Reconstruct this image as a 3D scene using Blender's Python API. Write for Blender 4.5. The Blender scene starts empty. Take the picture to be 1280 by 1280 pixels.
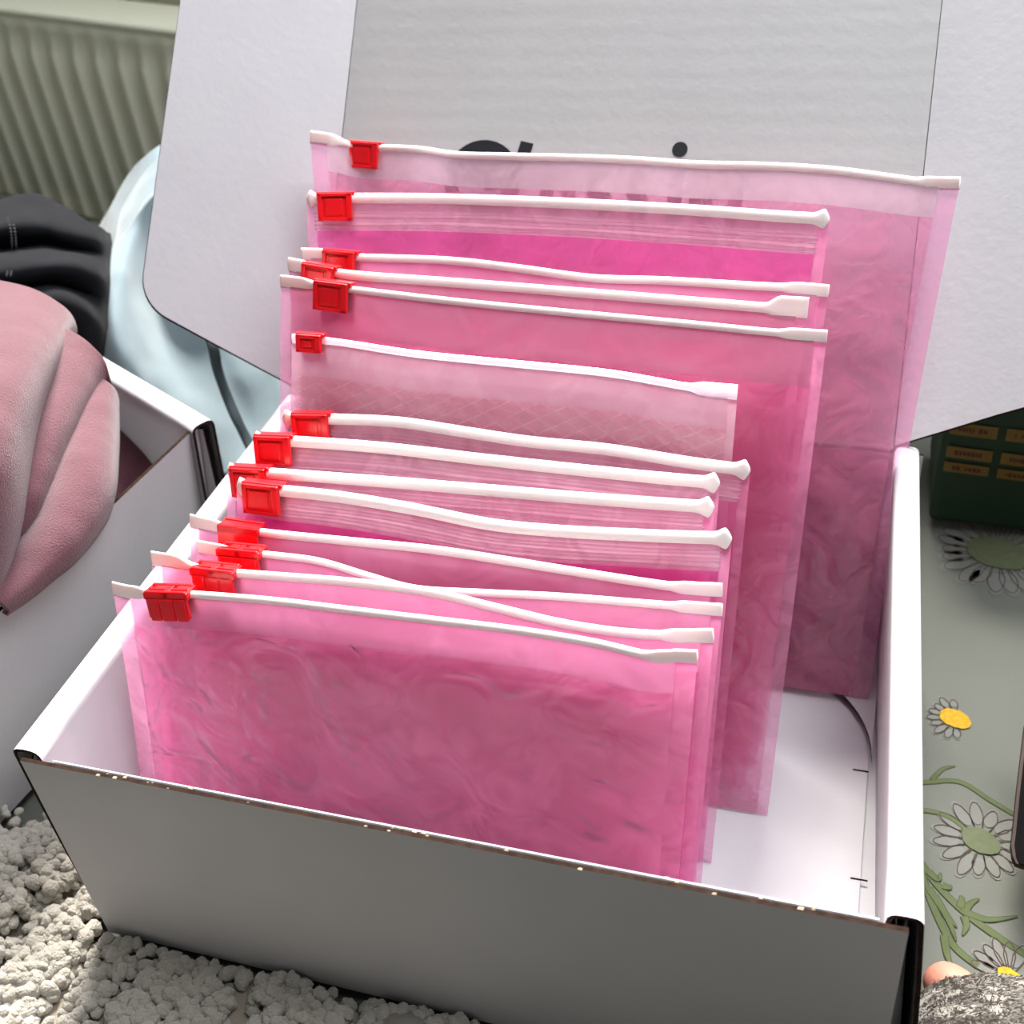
import bpy, math, random
import numpy as np
from mathutils import Vector, Matrix, noise
random.seed(7)
SC = bpy.context.scene
COL = SC.collection

# ------------------------------------------------------------------ camera
F_PX = 1458.17
CAM = np.array([0.26848, -0.19940, 0.41216])
ROT = np.array([[0.95649473, 0.27713762, -0.09117336],      # camera right
                [0.10396331, -0.61576169, -0.78104365],     # camera down
                [-0.27259763, 0.73758544, -0.61778495]])    # camera forward
cd = bpy.data.cameras.new('camera'); cam = bpy.data.objects.new('camera', cd); COL.objects.link(cam)
m = Matrix([[ROT[0][i], -ROT[1][i], -ROT[2][i], CAM[i]] for i in range(3)] + [[0, 0, 0, 1]])
cam.matrix_world = m
cd.sensor_fit = 'HORIZONTAL'; cd.sensor_width = 36; cd.lens = 36 * F_PX / 1280
cd.clip_start = 0.01; cd.clip_end = 20
cd.dof.use_dof = True; cd.dof.focus_distance = 0.42; cd.dof.aperture_fstop = 16
SC.camera = cam

# ------------------------------------------------------------------ world, sun, window light, exposure
w = bpy.data.worlds.new('room_light'); SC.world = w; w.use_nodes = True
bg = w.node_tree.nodes['Background']; bg.inputs[0].default_value = (0.86, 0.91, 0.84, 1); bg.inputs[1].default_value = 0.066
sl = bpy.data.lights.new('sun', 'SUN'); sl.energy = 7.0; sl.angle = math.radians(22); sl.color = (1, 0.96, 0.90)
so = bpy.data.objects.new('sun', sl); COL.objects.link(so)
SUN_FROM = Vector((-0.13, 0.64, 0.76))
so.rotation_euler = SUN_FROM.to_track_quat('Z', 'Y').to_euler()
al = bpy.data.lights.new('window_light', 'AREA'); al.shape = 'RECTANGLE'; al.size = 1.1; al.size_y = 0.9
al.energy = 15; al.color = (0.94, 0.96, 1.0)
ao = bpy.data.objects.new('window_light', al); COL.objects.link(ao)
ao.location = (0.62, 0.40, 1.34)
ao.rotation_euler = (Vector(ao.location) - Vector((0.15, 0.1, 0.1))).to_track_quat('Z', 'Y').to_euler()
SC.view_settings.view_transform = 'Standard'; SC.view_settings.look = 'None'
SC.view_settings.gamma = 1; SC.view_settings.exposure = 1.02; SC.view_settings.use_curve_mapping = False
SC.cycles.transparent_max_bounces = 32; SC.cycles.max_bounces = 16
SC.cycles.diffuse_bounces = 14; SC.cycles.transmission_bounces = 14; SC.cycles.glossy_bounces = 4
SC.cycles.use_adaptive_sampling = True; SC.cycles.adaptive_threshold = 0.05

# ------------------------------------------------------------------ helpers
def ray(px, py):
    return ROT.T @ np.array([(px - 640) / F_PX, (py - 640) / F_PX, 1.0])
def on_plane(px, py, P, n):
    """point of the plane (P, n) that the photograph shows at this pixel"""
    d = ray(px, py); n = np.array(n, float)
    return CAM + d * (((np.array(P) - CAM) @ n) / (d @ n))
def at(px, py, z=0.0):
    return on_plane(px, py, (0, 0, z), (0, 0, 1))

def tag(o, label=None, cat=None, group=None, kind=None):
    if label: o['label'] = label
    if cat: o['category'] = cat
    if group: o['group'] = group
    if kind: o['kind'] = kind
    return o
def empty(name, loc=(0, 0, 0)):
    o = bpy.data.objects.new(name, None); COL.objects.link(o); o.location = loc
    o.empty_display_size = 0.02
    return o
def mesh(name, V, F, mats, parent=None, mi=None, smooth=False, uv=None):
    me = bpy.data.meshes.new(name)
    me.from_pydata([tuple(map(float, v)) for v in V], [], [tuple(int(i) for i in f) for f in F])
    for mt in (mats if isinstance(mats, (list, tuple)) else [mats]): me.materials.append(mt)
    if mi is not None: me.polygons.foreach_set('material_index', np.array(mi, dtype=np.int32))
    if uv is not None:
        l = me.uv_layers.new(name='UVMap')
        idx = np.empty(len(me.loops), dtype=np.int32); me.loops.foreach_get('vertex_index', idx)
        l.data.foreach_set('uv', np.array(uv, dtype=np.float32)[idx].ravel())
    if smooth: me.polygons.foreach_set('use_smooth', np.ones(len(me.polygons), dtype=bool))
    me.update()
    o = bpy.data.objects.new(name, me); COL.objects.link(o)
    if parent is not None:
        o.parent = parent
        o.matrix_parent_inverse = Matrix.Translation(-Vector(parent.location)) if parent.parent is None else Matrix()
    return o
class MB:
    def __init__(s): s.V = []; s.F = []; s.M = []; s.U = []
    def add(s, V, F, mi=0):
        b = len(s.V); s.V += [tuple(v) for v in V]; s.F += [tuple(i + b for i in f) for f in F]
        s.M += (list(mi) if isinstance(mi, (list, tuple)) else [mi] * len(F))
    def build(s, name, mats, parent=None, smooth=False):
        return mesh(name, s.V, s.F, mats, parent, s.M, smooth)
def rot_prism(poly, n, th, face=0, edge=1):
    """polygon (3d points) extruded by th along -n; rim faces take the edge material"""
    poly = [np.array(q, float) for q in poly]; n = np.array(n, float); n /= np.linalg.norm(n)
    N = len(poly); V = poly + [q - n * th for q in poly]
    F = [tuple(range(N)), tuple(range(2 * N - 1, N - 1, -1))]; M = [face, face]
    for i in range(N):
        j = (i + 1) % N; F.append((i, i + N, j + N, j)); M.append(edge)
    return V, F, M
def bevel(o, wd, seg=2, ang=40):
    b = o.modifiers.new('bevel', 'BEVEL'); b.width = wd; b.segments = seg; b.limit_method = 'ANGLE'; b.angle_limit = math.radians(ang)
    return o
def catmull(P, n):
    """resample a list of points (any dimension) to n points on a Catmull-Rom curve"""
    P = np.array(P, float); m_ = len(P); out = []
    for k in range(n):
        t = k / (n - 1) * (m_ - 1); i = min(int(t), m_ - 2); u = t - i
        p0 = P[max(i - 1, 0)]; p1 = P[i]; p2 = P[i + 1]; p3 = P[min(i + 2, m_ - 1)]
        out.append(0.5 * (2 * p1 + (p2 - p0) * u + (2 * p0 - 5 * p1 + 4 * p2 - p3) * u * u + (3 * p1 - p0 - 3 * p2 + p3) * u ** 3))
    return np.array(out)
def interp(P, t):
    """piecewise linear value at t from [(t, value), ...]"""
    return float(np.interp(t, [q[0] for q in P], [q[1] for q in P]))
def loft(rows, nu, nv):
    """smooth surface through a grid of control points"""
    A = np.array([catmull(r, nu) for r in rows])
    return np.array([catmull(A[:, j], nv) for j in range(nu)]).transpose(1, 0, 2)
def grid_faces(nr, nc, b=0):
    return [(b + i * nc + j, b + i * nc + j + 1, b + (i + 1) * nc + j + 1, b + (i + 1) * nc + j) for i in range(nr - 1) for j in range(nc - 1)]
def sweep(P, sec, closed_ends=True):
    """sweep cross-sections: P points, sec(i) -> (half thickness side, half height) oval about frame (side, up)"""
    P = [np.array(q, float) for q in P]; V = []; F = []; K = 12
    for i, q in enumerate(P):
        t = P[min(i + 1, len(P) - 1)] - P[max(i - 1, 0)]; t /= np.linalg.norm(t)
        up = np.array([0, 0.26, 0.966]); up -= t * (up @ t); up /= np.linalg.norm(up); sd = np.cross(t, up)
        a, b, off, pw = sec(i)
        for k in range(K):
            th = 2 * math.pi * k / K; c, s = math.cos(th), math.sin(th)
            c = math.copysign(abs(c) ** pw, c); s = math.copysign(abs(s) ** pw, s)
            V.append(q + sd * a * c + up * (b * s + off))
    for i in range(len(P) - 1):
        for k in range(K):
            F.append((i * K + k, i * K + (k + 1) % K, (i + 1) * K + (k + 1) % K, (i + 1) * K + k))
    F.append(tuple(range(K - 1, -1, -1))); F.append(tuple(range((len(P) - 1) * K, len(P) * K)))
    return V, F

# ------------------------------------------------------------------ materials
def mat(name, col, rough=0.6, spec=0.3, bump=None, noise_col=None, sheen=0, **kw):
    """bump = (scale, strength, distance); noise_col = (scale, colour 2, amount)"""
    m_ = bpy.data.materials.new(name); m_.use_nodes = True; nt = m_.node_tree; N = nt.nodes; L = nt.links
    p = N['Principled BSDF']; p.inputs['Base Color'].default_value = (*col, 1); p.inputs['Roughness'].default_value = rough
    p.inputs['Specular IOR Level'].default_value = spec
    if sheen: p.inputs['Sheen Weight'].default_value = sheen; p.inputs['Sheen Roughness'].default_value = 0.5
    for k, v in kw.items(): p.inputs[k.replace('_', ' ')].default_value = v
    tc = N.new('ShaderNodeTexCoord')
    if noise_col:
        n = N.new('ShaderNodeTexNoise'); n.inputs['Scale'].default_value = noise_col[0]; n.inputs['Detail'].default_value = 5
        L.new(tc.outputs['Object'], n.inputs['Vector'])
        mx = N.new('ShaderNodeMix'); mx.data_type = 'RGBA'; mx.inputs[6].default_value = (*col, 1); mx.inputs[7].default_value = (*noise_col[1], 1)
        mr = N.new('ShaderNodeMapRange'); mr.inputs[1].default_value = 0.35; mr.inputs[2].default_value = 0.7; mr.inputs[4].default_value = noise_col[2]
        L.new(n.outputs['Fac'], mr.inputs[0]); L.new(mr.outputs[0], mx.inputs[0]); L.new(mx.outputs[2], p.inputs['Base Color'])
    if bump:
        n = N.new('ShaderNodeTexNoise'); n.inputs['Scale'].default_value = bump[0]; n.inputs['Detail'].default_value = 4
        L.new(tc.outputs['Object'], n.inputs['Vector'])
        b = N.new('ShaderNodeBump'); b.inputs['Strength'].default_value = bump[1]; b.inputs['Distance'].default_value = bump[2]
        L.new(n.outputs['Fac'], b.inputs['Height']); L.new(b.outputs['Normal'], p.inputs['Normal'])
    return m_

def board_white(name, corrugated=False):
    m_ = mat(name, (0.42, 0.412, 0.415) if corrugated else (0.52, 0.51, 0.535), rough=0.55, spec=0.25, noise_col=(35, (0.40, 0.392, 0.396) if corrugated else (0.49, 0.48, 0.505), 0.6))  # corrugated lid: same white board, its dimmer light put into a greyer colour
    nt = m_.node_tree; N = nt.nodes; L = nt.links; p = N['Principled BSDF']
    tc = N.new('ShaderNodeTexCoord')
    n = N.new('ShaderNodeTexNoise'); n.inputs['Scale'].default_value = 260; n.inputs['Detail'].default_value = 3
    L.new(tc.outputs['Object'], n.inputs['Vector'])
    h = n.outputs['Fac']
    if corrugated:
        wv = N.new('ShaderNodeTexWave'); wv.wave_type = 'BANDS'; wv.bands_direction = 'Z'; wv.inputs['Scale'].default_value = 42
        wv.inputs['Distortion'].default_value = 0.6; wv.inputs['Detail'].default_value = 1
        L.new(tc.outputs['Object'], wv.inputs['Vector'])
        ad = N.new('ShaderNodeMath'); ad.operation = 'MULTIPLY_ADD'; ad.inputs[1].default_value = 0.28
        L.new(wv.outputs['Fac'], ad.inputs[0]); L.new(n.outputs['Fac'], ad.inputs[2]); h = ad.outputs[0]
    b = N.new('ShaderNodeBump'); b.inputs['Strength'].default_value = 0.22; b.inputs['Distance'].default_value = 0.0005
    L.new(h, b.inputs['Height']); L.new(b.outputs['Normal'], p.inputs['Normal'])
    return m_
M_BOARD = board_white('white_coated_board')
M_LID_SHADED = board_white('shade_tinted_corrugated_board', True)
M_EDGE = mat('cut_board_edge', (0.016, 0.009, 0.007), rough=0.9, spec=0.05, noise_col=(400, (0.045, 0.026, 0.018), 0.6))
M_CHIP = mat('torn_paper', (0.42, 0.33, 0.25), rough=0.9)
M_INK = mat('black_print', (0.012, 0.012, 0.016), rough=0.5)

def film(name, body, tint, clear, trans=0.62, rough=0.22, bump=0.5, scale=60, dist=0.0012, ridges=0.0, diamonds=False, patch=0.065):
    """thin plastic film: part see-through, part milky colour that light passes through, with a gloss"""
    m_ = bpy.data.materials.new(name); m_.use_nodes = True; nt = m_.node_tree; N = nt.nodes; L = nt.links
    for n in list(N): N.remove(n)
    out = N.new('ShaderNodeOutputMaterial'); uv = N.new('ShaderNodeUVMap')
    n1 = N.new('ShaderNodeTexNoise'); n1.inputs['Scale'].default_value = scale; n1.inputs['Detail'].default_value = 2; n1.inputs['Distortion'].default_value = 1.6
    tc = N.new('ShaderNodeTexCoord'); L.new(tc.outputs['Object'], n1.inputs['Vector'])
    h = n1.outputs['Fac']
    if ridges:
        wv = N.new('ShaderNodeTexWave'); wv.bands_direction = 'Y'; wv.inputs['Scale'].default_value = ridges; wv.inputs['Distortion'].default_value = 0.3
        L.new(uv.outputs['UV'], wv.inputs['Vector'])
        a2 = N.new('ShaderNodeMath'); a2.operation = 'MULTIPLY_ADD'; a2.inputs[1].default_value = 0.9
        L.new(wv.outputs['Fac'], a2.inputs[0]); L.new(h, a2.inputs[2]); h = a2.outputs[0]
    bp = N.new('ShaderNodeBump'); bp.inputs['Strength'].default_value = bump; bp.inputs['Distance'].default_value = dist
    L.new(h, bp.inputs['Height'])
    tr = N.new('ShaderNodeBsdfTransparent'); tr.inputs[0].default_value = (*tint, 1)
    di = N.new('ShaderNodeBsdfDiffuse'); di.inputs[0].default_value = (*body, 1); L.new(bp.outputs[0], di.inputs['Normal'])
    tl = N.new('ShaderNodeBsdfTranslucent'); tl.inputs[0].default_value = (*body, 1); L.new(bp.outputs[0], tl.inputs['Normal'])
    m1 = N.new('ShaderNodeMixShader'); m1.inputs[0].default_value = trans; L.new(di.outputs[0], m1.inputs[1]); L.new(tl.outputs[0], m1.inputs[2])
    m2 = N.new('ShaderNodeMixShader'); L.new(m1.outputs[0], m2.inputs[1]); L.new(tr.outputs[0], m2.inputs[2])
    # cloudier and clearer patches of clinging bubble layer, standing in for soft highlights
    mr = N.new('ShaderNodeMapRange'); mr.inputs[1].default_value = 0.40; mr.inputs[2].default_value = 0.58
    mr.inputs[3].default_value = clear - patch; mr.inputs[4].default_value = clear + patch
    L.new(n1.outputs['Fac'], mr.inputs[0]); fac = mr.outputs[0]
    if diamonds:
        mp = N.new('ShaderNodeMapping'); mp.inputs['Rotation'].default_value = (0, 0, math.radians(45)); 
        sc_ = N.new('ShaderNodeMapping'); sc_.inputs['Scale'].default_value = (130, 225, 1)
        L.new(uv.outputs['UV'], sc_.inputs['Vector']); L.new(sc_.outputs[0], mp.inputs['Vector'])
        sp = N.new('ShaderNodeSeparateXYZ'); L.new(mp.outputs[0], sp.inputs[0]); ln = []
        for ax in (0, 1):
            fr = N.new('ShaderNodeMath'); fr.operation = 'PINGPONG'; fr.inputs[1].default_value = 0.5; L.new(sp.outputs[ax], fr.inputs[0])
            lt = N.new('ShaderNodeMath'); lt.operation = 'LESS_THAN'; lt.inputs[1].default_value = 0.055; L.new(fr.outputs[0], lt.inputs[0]); ln.append(lt)
        mx = N.new('ShaderNodeMath'); mx.operation = 'MAXIMUM'; L.new(ln[0].outputs[0], mx.inputs[0]); L.new(ln[1].outputs[0], mx.inputs[1])
        sb = N.new('ShaderNodeMath'); sb.operation = 'MULTIPLY_ADD'; sb.inputs[1].default_value = -0.25
        L.new(mx.outputs[0], sb.inputs[0]); L.new(fac, sb.inputs[2]); fac = sb.outputs[0]
    L.new(fac, m2.inputs[0])
    gl = N.new('ShaderNodeBsdfGlossy'); gl.inputs['Roughness'].default_value = rough; gl.inputs[0].default_value = (1, 1, 1, 1)
    L.new(bp.outputs[0], gl.inputs['Normal'])
    fr = N.new('ShaderNodeFresnel'); fr.inputs[0].default_value = 1.33; L.new(bp.outputs[0], fr.inputs['Normal'])
    m3 = N.new('ShaderNodeMixShader'); L.new(fr.outputs[0], m3.inputs[0]); L.new(m2.outputs[0], m3.inputs[1]); L.new(gl.outputs[0], m3.inputs[2])
    L.new(m3.outputs[0], out.inputs[0])
    return m_
M_FILM = film('pink_bubble_film', (1.0, 0.34, 0.64), (1.0, 0.80, 0.93), 0.76, bump=0.9, scale=42, dist=0.002)
M_FILM_FRONT = film('cloudy_pink_film', (1.0, 0.40, 0.67), (1.0, 0.74, 0.89), 0.56, bump=0.9, scale=42, dist=0.002)
M_FILM_HOT = film('strong_pink_film', (1.0, 0.22, 0.62), (1.0, 0.70, 0.90), 0.74, bump=0.6, scale=80)
M_FILM_DULL = film('dull_pink_film', (0.95, 0.40, 0.60), (0.99, 0.78, 0.90), 0.66, bump=0.9, scale=45, dist=0.002)
M_FILM_NET = film('clear_film_with_diamond_emboss', (0.86, 0.62, 0.70), (0.98, 0.90, 0.94), 0.62, bump=0.05, diamonds=True, patch=0.04)
M_SEAM = film('sealed_edge_film', (0.95, 0.40, 0.66), (1.0, 0.74, 0.88), 0.62, bump=0.15)
M_HEAD = film('pale_header_film', (0.93, 0.66, 0.79), (0.99, 0.80, 0.90), 0.55, bump=0.2, ridges=95)
M_HEAD_FLAT = film('soft_header_film', (0.93, 0.53, 0.75), (1.0, 0.72, 0.86), 0.50, bump=0.35, scale=30, dist=0.0015)
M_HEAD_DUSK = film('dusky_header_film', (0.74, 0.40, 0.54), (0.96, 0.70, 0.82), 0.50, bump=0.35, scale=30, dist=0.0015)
M_HEAD_BACK = film('milky_header_film', (0.90, 0.70, 0.80), (0.97, 0.80, 0.88), 0.32, bump=0.35, scale=40, dist=0.0015)
M_HEAD_CLEAR = film('clear_header_film', (0.90, 0.76, 0.86), (0.99, 0.92, 0.97), 0.62, bump=0.04, ridges=60, patch=0.03)
M_ZIP = mat('white_zipper_plastic', (0.93, 0.90, 0.89), rough=0.32, spec=0.5, Subsurface_Weight=0.25, Subsurface_Scale=0.002)
M_ZIP_CLEAR = film('frosted_zipper_plastic', (0.92, 0.84, 0.90), (1, 0.96, 0.98), 0.30, bump=0.1)
M_RED = mat('red_slider_plastic', (0.84, 0.008, 0.016), rough=0.28, spec=0.5, Subsurface_Weight=0.15, Subsurface_Scale=0.002)

# ------------------------------------------------------------------ setting
PIV_OLD, PIV_NEW, TURN = Vector((-0.45, 0.789, 0)), Vector((-0.45, 0.749, 0)), math.radians(-17.6)      # wall and radiator stand askew to the box
def turned(x, y, z):
    q = Matrix.Rotation(TURN, 3, 'Z') @ (Vector((x, y, z)) - PIV_OLD) + PIV_NEW; return (q.x, q.y, q.z)
def room():
    V, F, M = rot_prism([turned(-2.6, 0.87, -0.6), turned(2.2, 0.87, -0.6), turned(2.2, 0.87, 0.40), turned(-2.6, 0.87, 0.40)], (-0.3, -0.95, 0), 0.1, 0, 0)
    o = mesh('wall_back', V, F, mat('cream_wall_paint', (0.80, 0.79, 0.66), rough=0.8, bump=(300, 0.1, 0.001)), None, M); tag(o, kind='structure')
    wm = mat('white_window_gloss', (0.75, 0.75, 0.72), rough=0.4); mb = MB()
    def bar(x0, x1, y0, y1, z0, z1):
        V = [turned(x, y, z) for x in (x0, x1) for y in (y0, y1) for z in (z0, z1)]
        mb.add(V, [(0, 1, 3, 2), (4, 6, 7, 5), (0, 4, 5, 1), (2, 3, 7, 6), (0, 2, 6, 4), (1, 5, 7, 3)])
    bar(-2.0, 1.9, 0.85, 0.98, 0.40, 0.415); bar(-2.0, -1.95, 0.90, 0.96, 0.415, 1.7); bar(1.85, 1.9, 0.90, 0.96, 0.415, 1.7); bar(-2.0, 1.9, 0.90, 0.96, 1.7, 1.75)
    tag(mb.build('window_1', wm), kind='structure')
    V, F, M = rot_prism([(-2.6, -1.2, -0.6), (2.2, -1.2, -0.6), (2.2, 1.4, -0.6), (-2.6, 1.4, -0.6)], (0, 0, 1), 0.05, 0, 0)
    o = mesh('floor', V, F, mat('brown_carpet', (0.07, 0.055, 0.045), rough=0.95, bump=(500, 0.5, 0.003)), None, M); tag(o, kind='structure')
room()

def radiator():
    r = empty('radiator', (-0.45, 0.789, 0))
    tag(r, 'cream ribbed panel radiator on the wall behind the bed', 'radiator')
    mt = mat('cream_radiator_enamel', (0.86, 0.86, 0.70), rough=0.6, spec=0.4)
    prof = []; pitch = 0.0315; x = -1.20
    while x < -0.12:
        prof += [(x, 0.793), (x + 0.007, 0.792), (x + 0.013, 0.785), (x + 0.020, 0.785), (x + 0.026, 0.792)]; x += pitch
    V = []; F = []; n = len(prof)
    zs = [(-0.45, 0.793), (-0.43, None), (0.108, None), (0.128, 0.791), (0.142, 0.789)]
    for z, flat in zs:
        for (a, b) in prof: V.append((a, b if flat is None else flat, z))
    F = grid_faces(len(zs), n)
    o = mesh('ribbed_front_panel', V, F, mt, r, smooth=True)
    s = o.modifiers.new('solid', 'SOLIDIFY'); s.thickness = 0.002; s.offset = 1
    MBb = MB()
    V, F, M = rot_prism([(-1.21, 0.786, 0.146), (-0.1, 0.786, 0.146), (-0.1, 0.845, 0.146), (-1.21, 0.845, 0.146)], (0, 0, 1), 0.006, 0, 0)
    MBb.add(V, F, 0); o = MBb.build('top_cover', mt, r); bevel(o, 0.003)
    V, F, M = rot_prism([(-1.21, 0.84, -0.45), (-0.1, 0.84, -0.45), (-0.1, 0.84, 0.140), (-1.21, 0.84, 0.140)], (0, -1, 0), 0.004, 0, 0)
    mesh('rear_panel', V, F, mt, r)
radiator()
_r = bpy.data.objects['radiator']; _r.location = PIV_NEW; _r.rotation_euler.z = TURN

# bed sheet
def sheet_z(x, y):
    v = Vector((x * 4.2, y * 4.2, 1.3)); a = noise.noise(v) * 0.010 + noise.noise(v * 2.6) * 0.0035
    r_ = 0.0035 * math.sin(38 * (x * 0.9 - y * 0.35) + 3 * noise.noise(v * 1.5))
    z = -0.006 + a + r_
    inb = max(0, min(1, (0.06 + min(x + 0.32, 0.36 - x, y + 0.03, 0.34 - y)) / 0.08))       # flattened by the boxes
    z = z * (1 - inb) + (-0.0045) * inb
    ym = 0.60 - (x + 0.45) * 0.317
    if y > ym: z -= (y - ym) ** 2 * 2.2
    return min(z, 0.004) - (0.003 if x < 0.31 else 0)
def bed_sheet():
    n1, n2 = 320, 200; V = []
    for j in range(n2):
        for i in range(n1):
            x = -1.1 + 2.0 * i / (n1 - 1); y = -0.19 + (0.19 + 0.725 - (x + 0.45) * 0.317) * j / (n2 - 1); V.append((x, y, sheet_z(x, y)))
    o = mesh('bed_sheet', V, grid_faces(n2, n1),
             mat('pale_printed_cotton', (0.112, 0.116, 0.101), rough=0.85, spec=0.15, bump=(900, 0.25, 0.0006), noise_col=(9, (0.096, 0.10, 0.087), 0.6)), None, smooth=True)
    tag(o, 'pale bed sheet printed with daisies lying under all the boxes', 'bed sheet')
    return o
SHEET = bed_sheet()
def sp(px, py, lift=0.0006):
    """point of the printed sheet at this pixel"""
    z = 0.0
    for _ in range(4):
        q = at(px, py, z); z = sheet_z(q[0], q[1])
    return q[0], q[1]
def ribbon2d(P, wd, closed=False):
    """flat ribbon on the sheet through xy points; wd width or list of widths"""
    P = np.array(P, float); n = len(P); V = []; F = []
    for i in range(n):
        t = P[(i + 1) % n if closed else min(i + 1, n - 1)] - P[i - 1 if (i > 0 or closed) else 0]
        t /= (np.linalg.norm(t) + 1e-9); s = np.array([-t[1], t[0]]); h = (wd[i] if hasattr(wd, '__len__') else wd) / 2
        for sg in (-1, 1):
            q = P[i] + s * h * sg; V.append((q[0], q[1], sheet_z(q[0], q[1]) + 0.00045))
    for i in range(n if closed else n - 1):
        j = (i + 1) % n; F.append((2 * i, 2 * i + 1, 2 * j + 1, 2 * j))
    return V, F
M_LINE = mat('brown_print_line', (0.042, 0.028, 0.022), rough=0.85)
M_STEM = mat('green_print', (0.055, 0.072, 0.025), rough=0.85, noise_col=(120, (0.075, 0.092, 0.042), 0.8))
M_STEMD = mat('dark_green_print', (0.032, 0.042, 0.016), rough=0.85)
M_YEL = mat('yellow_print', (0.38, 0.24, 0.008), rough=0.85, noise_col=(500, (0.30, 0.13, 0.006), 0.8))
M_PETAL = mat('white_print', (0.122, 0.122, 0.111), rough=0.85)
M_GRN = mat('olive_print', (0.066, 0.08, 0.038), rough=0.85, noise_col=(300, (0.085, 0.095, 0.055), 0.8))
def blob2d(c, a, b, rot, n=22, lift=0.0009, jag=0.05):
    V = [(c[0], c[1], sheet_z(*c) + lift)]
    for k in range(n):
        th = 2 * math.pi * k / n; r = 1 + jag * random.uniform(-1, 1)
        x = a * math.cos(th) * r; y = b * math.sin(th) * r
        X = c[0] + x * math.cos(rot) - y * math.sin(rot); Y = c[1] + x * math.sin(rot) + y * math.cos(rot)
        V.append((X, Y, sheet_z(X, Y) + lift))
    return V, [(0, 1 + k, 1 + (k + 1) % n) for k in range(n)]
def daisy(cpx, R, cr, cmat, a0, a1, npet, name='printed_daisy'):
    """petal outlines around a disc; angles in world degrees"""
    c = np.array(sp(*cpx)); mb = MB()
    for k in range(npet):
        th = math.radians(a0 + (a1 - a0) * k / max(1, npet - 1)) + random.uniform(-.05, .05)
        L_ = R * random.uniform(0.9, 1.08); hw = R * 0.15
        pts = []
        for s_ in np.linspace(0, 1, 11):
            u = cr * 0.8 + (L_ - cr * 0.8) * math.sin(s_ * math.pi) ** 0.6 if 0 < s_ < 1 else cr * 0.8
            v = hw * math.cos(s_ * math.pi) * (1.0 if 0 < s_ < 1 else 0.4)
            pts.append(c + np.array([u * math.cos(th) - v * math.sin(th), u * math.sin(th) + v * math.cos(th)]))
        mid = c + 0.55 * (L_ + cr) * np.array([math.cos(th), math.sin(th)])
        V, F = blob2d(tuple(mid), (L_ - cr) * 0.52, hw * 0.95, th, 14, 0.00025, 0); mb.add(V, F, 1)
        V, F = ribbon2d(pts, 0.0004); mb.add(V, F, 0)
    V, F = blob2d(tuple(c), cr * 1.15, cr * 0.85, math.radians(-25), 24, 0.0006, 0.06); mb.add(V, F, 2)
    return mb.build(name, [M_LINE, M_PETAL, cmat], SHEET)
daisy((1194, 899), 0.0125, 0.0062, M_YEL, 95, 275, 9)
daisy((1226, 1052), 0.0185, 0.0070, M_GRN, 0, 340, 15)
daisy((1248, 692), 0.030, 0.014, M_GRN, 0, 345, 22)
daisy((1262, 1222), 0.015, 0.004, M_YEL, 70, 170, 6)
for c_, r_ in (((40, 240), 0.03), ((118, 262), 0.028), ((-30, 262), 0.03)):
    c = sp(*c_); V, F = blob2d(c, r_, r_ * 0.6, 0.4, 20, 0.001, 0.3)
    mesh('printed_sprig', V, F, M_GRN, SHEET)
SN = [0]
def stem(P, wd, taper=False):
    SN[0] += 1; lf = SN[0] * 0.00003
    P = [sp(*q) for q in P]; P = catmull(P, 7 * len(P)); n = len(P)
    ws = [wd * (1 if not taper else max(0.08, 1 - (k / (n - 1)) ** 2)) for k in range(n)]
    mb = MB(); V, F = ribbon2d(P, [a + 0.0006 for a in ws]); V = [(a, b, c - 0.00024 + lf) for a, b, c in V]; mb.add(V, F, 1)
    V, F = ribbon2d(P, ws); V = [(a, b, c - 0.00019 + lf) for a, b, c in V]; mb.add(V, F, 0)
    mb.build('printed_stem', [M_STEM, M_STEMD], SHEET)
stem([(1120, 985), (1160, 978), (1200, 978), (1240, 1002), (1290, 1032)], 0.0018)
stem([(1165, 975), (1178, 962), (1194, 958)], 0.0018, True)
stem([(1120, 1020), (1160, 1014), (1190, 1024), (1222, 1050)], 0.0018)
stem([(1140, 1070), (1170, 1105), (1205, 1140), (1245, 1170), (1300, 1205)], 0.0026)
stem([(1150, 1085), (1165, 1130), (1190, 1180), (1222, 1208)], 0.0024)
for P in ([(1205, 1140), (1235, 1150), (1272, 1146)], [(1205, 1140), (1213, 1130), (1224, 1124)], [(1205, 1146), (1208, 1158), (1203, 1170)],
          [(1200, 1135), (1202, 1125), (1200, 1120)], [(1160, 1110), (1180, 1140), (1196, 1160)], [(1168, 1120), (1185, 1150), (1195, 1177)],
          [(1180, 1170), (1184, 1195), (1190, 1208)], [(1178, 1108), (1186, 1110), (1188, 1107)], [(1160, 1090), (1172, 1100), (1176, 1092)]):
    stem(P, 0.0026, True)

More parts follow.
